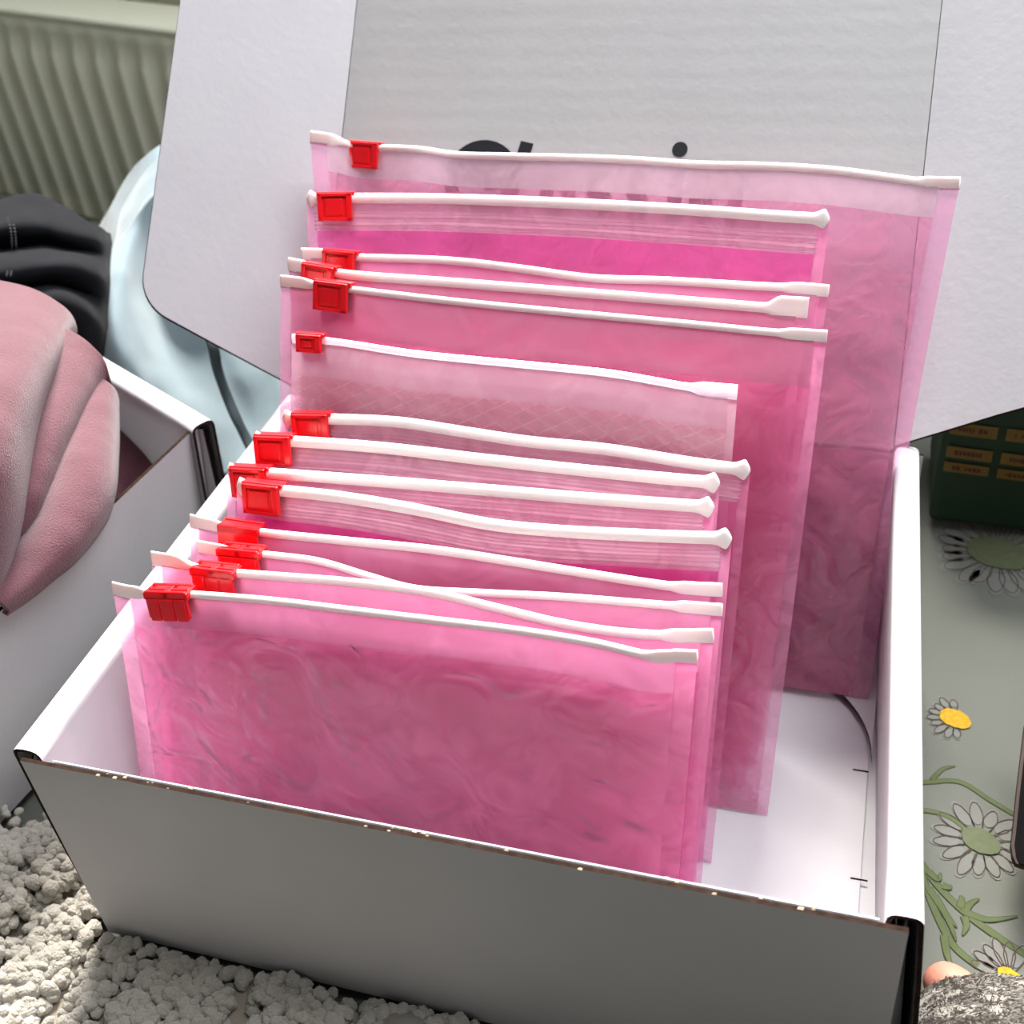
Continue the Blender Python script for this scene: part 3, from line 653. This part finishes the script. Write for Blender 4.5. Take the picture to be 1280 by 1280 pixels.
# ------------------------------------------------------------------ garments
def fabric(name, col, col2, weave=1400, strength=0.45, rough=0.9):
    return mat(name, col, rough=rough, spec=0.1, bump=(weave, strength, 0.0006), noise_col=(60, col2, 0.6), sheen=0.35)
def cloth(name, sheets, mt, label, cat, loc, nu=70, nv=70, th=0.003, wr=0.0012, freq=45, seams=()):
    """garment of one or more soft layers, each lofted through (pixel x, pixel y, height) control rows"""
    MBc = MB(); lofts = []
    for rows in sheets:
        pts = [[at(*q) for q in r] for r in rows]
        S = loft(pts, nu, nv); lofts.append(S); V = []
        for i in range(nv):
            for j in range(nu):
                q = S[i, j]; a = noise.noise(Vector(q) * freq) * wr + noise.noise(Vector(q) * freq * 2.7) * wr * 0.35
                V.append(q + np.array([a * 0.5, -a * 0.4, a]))
        MBc.add(V, grid_faces(nv, nu), 0)
    o = MBc.build(name, mt, None, True)
    s = o.modifiers.new('solid', 'SOLIDIFY'); s.thickness = th; s.offset = -1
    tag(o, label, cat)
    return o, lofts
M_PINK = fabric('pink_fleece', (0.145, 0.063, 0.078), (0.122, 0.050, 0.063), 1500, 0.9)
hood, S_ = cloth('sweatshirt', [
   # folded hem nearest the viewer's left
   [[(-150, 330, .150), (-70, 345, .165), (-10, 357, .172), (35, 368, .170), (68, 385, .164), (84, 400, .156), (87, 418, .140), (80, 430, .125)],
    [(-150, 430, .165), (-80, 430, .176), (-30, 428, .180), (20, 432, .178), (52, 436, .170), (66, 443, .160), (70, 455, .142), (64, 468, .125)],
    [(-150, 540, .155), (-90, 540, .170), (-50, 540, .175), (0, 535, .172), (28, 530, .162), (38, 533, .150), (40, 545, .132), (34, 555, .118)],
    [(-150, 640, .140), (-100, 640, .150), (-60, 640, .155), (-15, 640, .152), (10, 640, .144), (18, 645, .133), (18, 655, .118), (12, 665, .108)],
    [(-150, 740, .120), (-110, 740, .126), (-75, 740, .128), (-40, 740, .126), (-15, 735, .122), (-4, 735, .116), (-2, 740, .112), (-8, 750, .108)]],
   # middle fold
   [[(20, 425, .150), (50, 412, .158), (80, 415, .160), (105, 430, .157), (126, 452, .150), (138, 474, .140), (137, 486, .126), (125, 492, .110)],
    [(0, 480, .142), (30, 470, .150), (62, 468, .154), (90, 476, .152), (112, 482, .145), (122, 490, .134), (120, 502, .118), (110, 512, .105)],
    [(-15, 560, .136), (15, 550, .142), (38, 545, .146), (62, 545, .146), (80, 545, .140), (88, 550, .130), (88, 562, .116), (80, 575, .104)],
    [(-25, 640, .124), (0, 632, .130), (18, 628, .134), (38, 626, .133), (52, 628, .127), (58, 635, .118), (57, 648, .108), (50, 660, .100)],
    [(-40, 710, .112), (-20, 702, .116), (0, 695, .118), (18, 690, .117), (34, 688, .113), (42, 690, .108), (42, 702, .102), (34, 716, .096)]],
   # roll along the box front
   [[(70, 500, .128), (95, 484, .138), (118, 478, .142), (133, 486, .140), (139, 500, .132), (139, 516, .118), (134, 528, .104)],
    [(50, 560, .120), (74, 545, .132), (100, 538, .138), (122, 545, .136), (136, 558, .128), (139, 572, .116), (134, 588, .103)],
    [(30, 620, .114), (52, 606, .126), (78, 600, .132), (104, 606, .131), (124, 616, .125), (131, 628, .117), (128, 641, .109)],
    [(10, 672, .110), (30, 664, .118), (52, 662, .124), (74, 666, .124), (90, 675, .120), (96, 684, .115), (92, 692, .1115)],
    [(-20, 715, .108), (0, 708, .114), (18, 706, .119), (36, 708, .119), (48, 714, .117), (52, 722, .114), (48, 729, .1115)],
    [(-60, 758, .106), (-42, 752, .112), (-26, 750, .116), (-12, 752, .117), (-2, 756, .116), (4, 760, .113), (2, 766, .1115)]]],
   M_PINK, 'dusty pink fleece sweatshirt folded over the edge of the left box', 'sweatshirt', None, 60, 80, 0.0035, 0.0010)
# inner dark fold of the same garment lying in the box
V, F, M = [], [], []
st = MB()
row = [at(x, y, z + 0.0012) for x, y, z in [(-60, 393, .170), (0, 402, .1745), (25, 412, .173), (45, 424, .170)]]
P = catmull(row, 40)
for k in range(0, 39, 2):
    V, F = sweep([P[k], P[k] + (P[k + 1] - P[k]) * 0.8], lambda i: (0.0004, 0.0004, 0, 1.0)); st.add(V, F)
tag(st.build('stitching', mat('pink_thread', (0.55, 0.20, 0.27), rough=0.9), hood), kind='stuff')
lin, _ = cloth('lining_garment', [
   [[(-60, 330, .100), (40, 380, .100), (110, 440, .092), (170, 500, .086), (215, 540, .078)],
    [(-60, 430, .085), (40, 470, .088), (110, 510, .082), (165, 550, .076), (200, 580, .068)],
    [(-60, 560, .070), (20, 580, .072), (90, 600, .070), (140, 610, .066), (175, 620, .058)],
    [(-80, 680, .060), (0, 680, .060), (60, 680, .060), (100, 670, .058), (140, 660, .050)]]],
   fabric('dark_maroon_fleece', (0.10, 0.035, 0.045), (0.06, 0.02, 0.03)), 'dark maroon garment deep inside the left box under the pink sweatshirt', 'garment', None, 40, 40, 0.002, 0.002, 30)
M_BLK = fabric('black_cotton', (0.006, 0.0065, 0.009), (0.009, 0.010, 0.013), 1600, 0.3)
M_BLK.node_tree.nodes['Principled BSDF'].inputs['Sheen Weight'].default_value = 0.03
blk, _ = cloth('black_garment', [
   [[(-120, 262, .13), (-40, 262, .15), (20, 252, .16), (52, 250, .162), (85, 268, .158), (110, 285, .15), (132, 292, .13)],
    [(-120, 290, .14), (-40, 288, .158), (20, 285, .164), (60, 290, .160), (90, 296, .158), (118, 298, .148), (134, 305, .125)],
    [(-120, 320, .13), (-40, 318, .148), (20, 312, .150), (60, 305, .146), (95, 310, .145), (122, 322, .138), (134, 332, .118)],
    [(-120, 345, .135), (-40, 345, .152), (20, 340, .158), (62, 335, .158), (98, 336, .154), (122, 345, .142), (132, 356, .120)],
    [(-120, 370, .12), (-40, 370, .14), (20, 362, .144), (62, 352, .140), (98, 362, .138), (120, 375, .130), (130, 390, .112)],
    [(-110, 400, .12), (-30, 400, .135), (30, 392, .142), (72, 378, .146), (100, 390, .140), (118, 408, .126), (126, 424, .108)],
    [(-100, 460, .10), (-30, 455, .110), (30, 448, .116), (75, 430, .118), (100, 432, .116), (114, 440, .110), (122, 450, .098)]]],
   M_BLK, 'black cotton garment crumpled behind the pink sweatshirt', 'garment', None, 60, 60, 0.003, 0.0022, 32)
st = MB()
for dx in (0, 5):
    P = catmull([at(x + dx, y, z) for x, y, z in [(10, 272, .1655), (14, 292, .166), (15, 312, .155), (12, 330, .157), (8, 345, .161)]], 46)
    for k in range(0, 45, 2):
        V, F = sweep([P[k], P[k] + (P[k + 1] - P[k]) * 0.8], lambda i: (0.0005, 0.0006, 0, 1.0)); st.add(V, F)
tag(st.build('stitching', mat('black_thread', (0.03, 0.03, 0.035), rough=0.8), blk), kind='stuff')
M_BLUE = fabric('pale_blue_fleece', (0.22, 0.285, 0.32), (0.19, 0.255, 0.29), 1200, 0.35)
blue, _ = cloth('blue_garment', [
   # rear layer, its pale hem rising to the lid flap
   [[(238, 165, .135), (205, 178, .142), (186, 190, .140), (168, 208, .130), (150, 235, .115), (136, 262, .10), (122, 285, .07)],
    [(250, 230, .120), (215, 240, .126), (192, 250, .124), (170, 262, .115), (152, 280, .104), (138, 300, .092), (124, 320, .07)],
    [(260, 330, .100), (225, 335, .104), (200, 340, .100), (175, 345, .094), (155, 352, .088), (140, 362, .080), (128, 372, .07)]],
   # middle layer
   [[(262, 178, .140), (225, 188, .148), (202, 196, .148), (180, 215, .140), (164, 240, .128), (152, 262, .118), (146, 290, .10)],
    [(270, 240, .126), (232, 250, .134), (205, 258, .134), (180, 272, .128), (160, 292, .118), (146, 312, .108), (138, 330, .09)],
    [(280, 340, .104), (240, 345, .110), (210, 350, .110), (180, 355, .104), (160, 362, .098), (146, 370, .090), (136, 385, .08)]],
   # front layer: hangs over the back of the left box in soft pleats and runs down between the boxes
   [[(330, 200, 0.1000), (290, 208, 0.1175), (260, 215, 0.1268), (230, 226, 0.1360), (206, 236, 0.1425), (190, 246, 0.1440), (172, 268, 0.1395), (152, 295, 0.1300), (132, 318, 0.1175), (125, 335, 0.1000)],
    [(330, 270, 0.0900), (295, 276, 0.1030), (268, 280, 0.1075), (240, 288, 0.1120), (215, 296, 0.1145), (196, 305, 0.1180), (172, 322, 0.1225), (150, 340, 0.1250), (130, 352, 0.1185), (121, 368, 0.1000)],
    [(345, 340, 0.0740), (315, 346, 0.0865), (286, 350, 0.0900), (260, 354, 0.0930), (236, 358, 0.0940), (212, 362, 0.0965), (186, 372, 0.1025), (160, 384, 0.1125), (136, 392, 0.1145), (122, 405, 0.1000)],
    [(360, 400, 0.0560), (333, 405, 0.0690), (306, 408, 0.0715), (280, 412, 0.0740), (256, 415, 0.0750), (232, 418, 0.0770), (208, 426, 0.0820), (180, 434, 0.0935), (148, 438, 0.1013), (118, 440, 0.0950)],
    [(375, 450, 0.0400), (350, 455, 0.0520), (326, 458, 0.0550), (302, 462, 0.0575), (280, 466, 0.0580), (256, 470, 0.0615), (230, 478, 0.0675), (200, 484, 0.0760), (168, 486, 0.0808), (130, 480, 0.0750)],
    [(385, 505, 0.0260), (364, 509, 0.0355), (342, 512, 0.0370), (322, 516, 0.0380), (302, 519, 0.0385), (280, 524, 0.0435), (256, 532, 0.0495), (230, 536, 0.0535), (206, 536, 0.0545), (170, 530, 0.0500)],
    [(395, 570, 0.0160), (374, 573, 0.0212), (354, 575, 0.0220), (334, 579, 0.0222), (314, 584, 0.0220), (294, 588, 0.0245), (272, 594, 0.0275), (250, 594, 0.0285), (228, 590, 0.0280), (200, 585, 0.0260)]]],
   M_BLUE, 'pale blue fleece garment draped behind the left box', 'garment', None, 80, 90, 0.0035, 0.0015, 26)
cordm = mat('dark_grey_piping', (0.035, 0.05, 0.06), rough=0.85)
P = catmull([at(x, y, z) for x, y, z in [(255, 400, .100), (266, 432, .092), (272, 462, .080), (284, 496, .066), (296, 524, .056), (310, 552, .045), (330, 590, .034)]], 50)
V, F = sweep(P, lambda i: (0.0032, 0.0016, 0, 0.8)); mesh('dark_piping', V, F, cordm, blue, smooth=True)

# ------------------------------------------------------------------ curly fleece throw under the near corner
def curly_throw():
    import bmesh
    bm = bmesh.new(); bmesh.ops.create_icosphere(bm, subdivisions=2, radius=1.0); bm.verts.ensure_lookup_table()
    base = np.array([v.co[:] for v in bm.verts]); faces = np.array([[v.index for v in f.verts] for f in bm.faces]); bm.free()
    rs = np.random.RandomState(11); Vs = []; Fs = []; cnt = 0
    def hgt(x, y):
        h = 0.0085 + 0.006 * noise.noise(Vector((x * 26, y * 26, 0.3))) + 0.003 * noise.noise(Vector((x * 60, y * 60, 2.3)))
        # worn channels between the tufts
        ch = abs(noise.noise(Vector((x * 30 + 4, y * 20, 5.0))))
        h -= 0.011 * max(0, 1 - ch / 0.10)
        if x < -0.004: h += 0.008 * min(1, (-0.004 - x) / 0.03)
        return h
    for _ in range(18000):
        x = rs.uniform(-0.16, 0.215); y = rs.uniform(-0.16, 0.075)
        if y > 0.0 and x > -0.004: continue                       # under the box
        if y > 0.045 - 0.02 * rs.rand() or (x < -0.06 and y > 0.046): continue
        if x > 0.165 + 0.02 * noise.noise(Vector((y * 30, 0, 0))): continue
        if y > 0 and x < -0.075 + 0.0 * y and y > 0.06: continue
        if y > -0.0035 and x > -0.0055: continue
        h = hgt(x, y)
        if h < 0.001: continue
        z = h - 0.005 + rs.uniform(-0.0015, 0.0015)
        if y > -0.018 and x > -0.01: z = min(z, 0.001 + 0.004 * rs.rand()); 
        r = rs.uniform(0.0019, 0.0033); sc = rs.uniform(0.7, 1.3, 3) * r
        A = rs.normal(size=(3, 3)); Q, _ = np.linalg.qr(A)
        k = rs.uniform(0, 6, 3); B = base * (1 + 0.16 * np.sin(3.1 * base[:, [1, 2, 0]] + k) + 0.05 * np.sin(9 * base[:, [2, 0, 1]] + k))
        Vs.append((B * sc) @ Q + np.array([x, y, z])); Fs.append(faces + cnt); cnt += len(base)
    V = np.concatenate(Vs); F = np.concatenate(Fs)
    m_ = mat('cream_curly_fleece', (0.44, 0.405, 0.35), rough=0.95, spec=0.05, bump=(900, 1.0, 0.0012), sheen=0.5, noise_col=(70, (0.36, 0.33, 0.28), 0.7))
    root = empty('fleece_throw', (0.03, -0.05, 0))
    tag(root, 'cream curly fleece throw bunched under the near left corner of the box', 'throw')
    o = mesh('curly_pile', V, F, m_, root, smooth=True); tag(o, kind='stuff')
    nf_ = 140000; pk = rs.randint(0, len(V), nf_); nc = len(base); cen = V.reshape(-1, nc, 3).mean(1)[pk // nc]; nr = V[pk] - cen; nr /= np.linalg.norm(nr, axis=1)[:, None] + 1e-9
    dr = nr + rs.normal(0, 0.8, (nf_, 3)); dr /= np.linalg.norm(dr, axis=1)[:, None]; sd = np.cross(dr, rs.normal(size=(nf_, 3))); sd /= np.linalg.norm(sd, axis=1)[:, None]
    ln = rs.uniform(0.0006, 0.0014, nf_)[:, None]; hv = np.stack([V[pk] - sd * 0.00009, V[pk] + sd * 0.00009, V[pk] + dr * ln + nr * 0.0002], 1).reshape(-1, 3)
    o = mesh('curly_fuzz', hv, np.arange(3 * nf_).reshape(-1, 3), m_, root); tag(o, kind='stuff')
    nx, ny = 60, 40; VV = []
    for j in range(ny):
        for i in range(nx):
            x = -0.155 + 0.32 * i / (nx - 1); y = -0.155 + 0.003 * math.sin(x * 90) + (0.190 if x < -0.01 else 0.150) * j / (ny - 1)
            VV.append((x, y, min(0.003, hgt(x, y) - 0.010) if x < -0.01 else -0.0025 + 0.001 * noise.noise(Vector((x * 60, y * 60, 0)))))
    mesh('backing_cloth', VV, grid_faces(ny, nx), mat('tan_backing', (0.30, 0.26, 0.21), rough=0.95, bump=(900, 0.5, 0.001)), root, smooth=True)
curly_throw()

# ------------------------------------------------------------------ green carton with printed strips
def green_carton():
    r = empty('green_carton', (0.42, 0.41, 0))
    tag(r, 'dark green carton with yellow printed strips, in shadow under the right lid flap', 'carton')
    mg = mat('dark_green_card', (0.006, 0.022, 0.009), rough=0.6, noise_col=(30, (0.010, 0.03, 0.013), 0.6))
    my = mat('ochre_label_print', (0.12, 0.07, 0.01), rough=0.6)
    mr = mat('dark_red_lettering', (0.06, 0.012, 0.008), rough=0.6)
    x0, x1, yf, yb, H_ = 0.312, 0.56, 0.322, 0.395, 0.098
    def front(x, z):
        return (x, yf - 0.007 * math.sin(math.pi * (x - x0) / (x1 - x0)) * math.sin(math.pi * min(1, z / H_ * 0.9 + .05)), z)
    V = []; nx, nz = 24, 10
    for j in range(nz):
        for i in range(nx): V.append(front(x0 + (x1 - x0) * i / (nx - 1), H_ * j / (nz - 1)))
    for j in range(nz):
        for i in range(nx): V.append((x0 + (x1 - x0) * i / (nx - 1), yb, H_ * j / (nz - 1)))
    N = nx * nz; F = grid_faces(nz, nx) + [tuple(reversed(f)) for f in grid_faces(nz, nx, N)]
    ring = [i for i in range(nx)] + [j * nx + nx - 1 for j in range(1, nz)] + [(nz - 1) * nx + i for i in range(nx - 2, -1, -1)] + [j * nx for j in range(nz - 2, 0, -1)]
    for a, b in zip(ring, ring[1:] + ring[:1]): F.append((a, a + N, b + N, b))
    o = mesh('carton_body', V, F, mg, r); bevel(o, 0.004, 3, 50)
    def zf(px, py): q = on_plane(px, py, (0, yf - 0.004, 0), (0, 1, 0)); return q[0], q[2]
    rs = np.random.RandomState(2)
    for (ya, yb_, xs) in ((532, 547, 1255), (562, 576, 1248), (582, 594, 1243)):
        z1 = zf(1200, ya)[1]; z0 = zf(1200, yb_)[1]; xm = zf(xs, ya)[0]
        for a, b in ((x0 + 0.003, xm - 0.002), (xm + 0.002, x1 - 0.02)):
            V = []; n = 16
            for z in (z0, z1):
                for i in range(n):
                    q = front(a + (b - a) * i / (n - 1), z); V.append((q[0], q[1] - 0.0012, q[2]))
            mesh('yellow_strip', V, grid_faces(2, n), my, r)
            mb = MB(); x = a + 0.004
            stop = a + (b - a) * (0.75 if a < xm else 0.3)
            while x < stop:
                w_ = rs.uniform(0.0006, 0.0018); hh = (z1 - z0) * rs.uniform(0.25, 0.42); zc = (z0 + z1) / 2
                q0 = front(x, zc); q1 = front(x + w_, zc)
                V = [(q0[0], q0[1] - .0016, zc - hh / 2), (q1[0], q1[1] - .0016, zc - hh / 2), (q1[0], q1[1] - .0016, zc + hh / 2), (q0[0], q0[1] - .0016, zc + hh / 2)]
                mb.add(V, [(0, 1, 2, 3)]); x += w_ + (0.0006 if rs.rand() > 0.2 else 0.0024)
            tag(mb.build('small_lettering', mr, r), kind='stuff')
green_carton()

# ------------------------------------------------------------------ third box: only the rounded flap edge enters the frame
def third_box():
    r = empty('mailer_box', (0.47, 0.14, 0))
    tag(r, 'mailer box at the right side, only its dark brown flap edge showing', 'box')
    q = lambda px, py, z: at(px, py, z)
    a, b, c, d_ = q(1281, 905, .03), q(1266, 1040, .026), q(1266, 1070, .025), q(1278, 1082, .024)
    pts = [a, q(1271, 990, .028), b, q(1264, 1056, .0255), c, q(1270, 1079, .0245), d_, np.array([0.413, d_[1] - 0.004, 0.024]), np.array([0.413, a[1] + 0.01, 0.03])]
    V, F, M = rot_prism(pts, (0.1, 0, 1), 0.0022, 0, 0); mesh('lid_side_flap', V, F, mat('dark_board_edge', (0.03, 0.018, 0.014), rough=0.8), r, M)
    pts2 = [p_ + (0.0012, 0, 0.0004) for p_ in pts]
    V, F, M = rot_prism(pts2, (0.1, 0, 1), 0.0004, 0, 0); mesh('flap_face', V, F, mat('black_printed_board', (0.006, 0.0055, 0.006), rough=0.9, spec=0.0), r, M)
    x0, x1, y0, y1, h = 0.415, 0.60, 0.03, 0.26, 0.10
    for nm, quad, n in (('front_panel', [(x0, y0, 0), (x1, y0, 0), (x1, y0, h), (x0, y0, h)], (0, -1, 0)), ('back_panel', [(x1, y1, 0), (x0, y1, 0), (x0, y1, h), (x1, y1, h)], (0, 1, 0)),
                        ('side_wall', [(x0, y1, 0), (x0, y0, 0), (x0, y0, h), (x0, y1, h)], (-1, 0, 0)), ('side_wall', [(x1, y0, 0), (x1, y1, 0), (x1, y1, h), (x1, y0, h)], (1, 0, 0)),
                        ('base_panel', [(x0, y0, .002), (x1, y0, .002), (x1, y1, .002), (x0, y1, .002)], (0, 0, 1))):
        panel(nm, r, quad, n, 0.002)
third_box()

# ------------------------------------------------------------------ person: a bare toe and a plush grey cuff at the lower right corner
def skin_body(name, chains, mt, parent, sub=2):
    V = []; E = []; R_ = []
    for ch in chains:
        b = len(V)
        for k, (pt, rad) in enumerate(ch):
            V.append(tuple(pt)); R_.append(rad)
            if k: E.append((b + k - 1, b + k))
    return V, E, R_
def tube(P, R, n=28, K=20):
    P = catmull(P, n); R = catmull([[a] for a in R], n)[:, 0]; V = []; F = []
    for i in range(n):
        t = P[min(i + 1, n - 1)] - P[max(i - 1, 0)]; t /= np.linalg.norm(t); s = np.cross(t, [0, 0, 1.0]); s /= np.linalg.norm(s); u = np.cross(s, t)
        for k in range(K):
            th = 2 * math.pi * k / K; V.append(P[i] + (s * math.cos(th) + u * math.sin(th)) * max(R[i], 1e-4))
    F = [(i * K + k, i * K + (k + 1) % K, (i + 1) * K + (k + 1) % K, (i + 1) * K + k) for i in range(n - 1) for k in range(K)]
    F += [tuple(range(K - 1, -1, -1)), tuple(range((n - 1) * K, n * K))]
    return V, F
def person():
    c = at(1172, 1236, 0.0); r = empty('person', (c[0] + 0.03, c[1] - 0.05, 0))
    tag(r, 'person at the lower right corner, only bare skin and a grey plush cuff showing', 'person')
    ms = mat('skin', (0.48, 0.20, 0.14), rough=0.5, Subsurface_Weight=0.2, Subsurface_Scale=0.004, bump=(700, 0.15, 0.0005))
    # a bare foot pointing at the box, big toe first; the ankle runs under the plush cuff
    toe = np.array([c[0] - 0.004, c[1] + 0.001, 0.008])
    V = []; F = []
    def add(P, R):
        v, f = tube(P, R); b = len(V); V.extend(v); F.extend([tuple(i + b for i in q) for q in f])
    add([toe + (0, 0.002, 0), toe + (0.002, 0, 0), toe + (0.008, -0.006, 0.001), toe + (0.018, -0.016, 0.003), toe + (0.035, -0.036, 0.012), toe + (0.055, -0.065, 0.022), toe + (0.07, -0.10, 0.03), toe + (0.10, -0.20, 0.035), toe + (0.13, -0.34, 0.045)], [0.001, 0.006, 0.009, 0.0095, 0.016, 0.022, 0.025, 0.030, 0.040])
    for k, (dx, dy, rr) in enumerate(((0.016, -0.001, .0055), (0.026, -0.006, .0052), (0.035, -0.013, .005), (0.042, -0.022, .0048))):
        q = toe + (dx, dy, -0.003); add([q, q + (0.001, -0.001, 0), q + (0.004, -0.006, 0.001), q + (0.006, -0.016, 0.004), toe + (0.045, -0.045, 0.013)], [0.001, rr, rr * 1.1, rr, rr * 1.3])
    o = mesh('foot', V, F, ms, r, smooth=True)
    rm = o.modifiers.new('merge', 'REMESH'); rm.mode = 'VOXEL'; rm.voxel_size = 0.0015; rm.use_smooth_shade = True
    # plush cuff: soft mound of fur-like strands over a body
    mp = mat('grey_plush', (0.27, 0.25, 0.225), rough=1.0, spec=0.0, bump=(500, 0.3, 0.0012), noise_col=(150, (0.23, 0.21, 0.19), 0.7))
    rows = [[(1090, 1330, .012), (1108, 1285, .016), (1138, 1250, .02), (1176, 1226, .022), (1222, 1219, .024), (1280, 1222, .024), (1350, 1235, .024)],
            [(1100, 1345, .030), (1124, 1300, .036), (1156, 1268, .040), (1192, 1246, .042), (1232, 1240, .044), (1285, 1244, .044), (1350, 1256, .042)],
            [(1110, 1370, .040), (1140, 1325, .048), (1172, 1295, .052), (1208, 1278, .056), (1245, 1274, .058), (1290, 1278, .058), (1355, 1290, .055)],
            [(1120, 1420, .040), (1150, 1380, .050), (1185, 1350, .056), (1220, 1335, .060), (1255, 1330, .062), (1300, 1335, .060), (1360, 1345, .056)]]
    S = loft([[at(*q) for q in rr] for rr in rows], 60, 44); V = []
    for i in range(44):
        for j in range(60):
            a = noise.noise(Vector(S[i, j]) * 120) * 0.0012; V.append(S[i, j] + (0, 0, a))
    VV, FF = tube([toe + (0.058, -0.075, 0.030), toe + (0.072, -0.11, 0.034), toe + (0.10, -0.20, 0.040), toe + (0.14, -0.36, 0.05)], [0.030, 0.038, 0.044, 0.052], 20, 28)
    mesh('plush_trouser_leg', [np.array(q) + noise.noise(Vector(q) * 120) * 0.0015 for q in VV], FF, mp, r, smooth=True)
    o = mesh('plush_cuff', V, grid_faces(44, 60), mp, r, smooth=True); s = o.modifiers.new('solid', 'SOLIDIFY'); s.thickness = 0.008; s.offset = 1
    rs = np.random.RandomState(4); mb_V = []; mb_F = []
    for _ in range(16000):
        i = rs.randint(0, 43); j = rs.randint(0, 59); q = S[i, j] + (S[i + 1, j] - S[i, j]) * rs.rand() + (S[i, j + 1] - S[i, j]) * rs.rand()
        nr = np.cross(S[i, j + 1] - S[i, j], S[i + 1, j] - S[i, j]); nr /= np.linalg.norm(nr) + 1e-9
        if nr[2] < 0: nr = -nr
        cl = noise.noise(Vector(q) * 160) * 0.8
        dr = nr * 0.5 + np.array([0.5 + cl, -0.5 + cl * 0.6, 0.2]) + rs.normal(0, 0.15, 3); dr /= np.linalg.norm(dr)
        ln = rs.uniform(0.0016, 0.0034); s_ = np.cross(dr, rs.normal(size=3)); s_ /= np.linalg.norm(s_); s_ = s_ * 0.00016
        b = len(mb_V); mb_V += [q - s_, q + s_, q + dr * ln * .6 + s_ * .7 + nr * .0003, q + dr * ln]; mb_F += [(b, b + 1, b + 2), (b, b + 2, b + 3)]
    tag(mesh('plush_pile', mb_V, mb_F, mp, o), kind='stuff')
    o.children[0].matrix_parent_inverse = Matrix()
person()
def plush_lump():
    c = at(518, 1276, 0.0); o_ = empty('plush_toe', (c[0], c[1], 0)); o_.name = 'plush_slipper'
    tag(o_, 'small tip of a grey plush slipper poking up at the front edge below the box', 'slipper')
    mp = bpy.data.materials['grey_plush']
    V = []; n, K = 16, 28
    for i in range(n):
        ph = math.pi / 2 * i / (n - 1)
        for k in range(K):
            th = 2 * math.pi * k / K; rr = math.cos(ph) * (1 + 0.05 * math.sin(3 * th))
            q = np.array([c[0] + 0.016 * rr * math.cos(th), c[1] - 0.014 + 0.020 * rr * math.sin(th) , -0.004 + 0.0145 * math.sin(ph)]); V.append(q + noise.noise(Vector(q) * 300) * 0.0006)
    F = [(i * K + k, i * K + (k + 1) % K, (i + 1) * K + (k + 1) % K, (i + 1) * K + k) for i in range(n - 1) for k in range(K)]
    mesh('plush_upper', V, F, mp, o_, smooth=True)
    V2 = [(c[0] + 0.017 * math.cos(2 * math.pi * k / K), c[1] - 0.014 + 0.021 * math.sin(2 * math.pi * k / K), -0.004) for k in range(K)]
    V, F, M = rot_prism(V2, (0, 0, 1), 0.003, 0, 0); mesh('sole', V, F, mat('dark_sole', (0.03, 0.03, 0.03), rough=0.8), o_, M)
plush_lump()
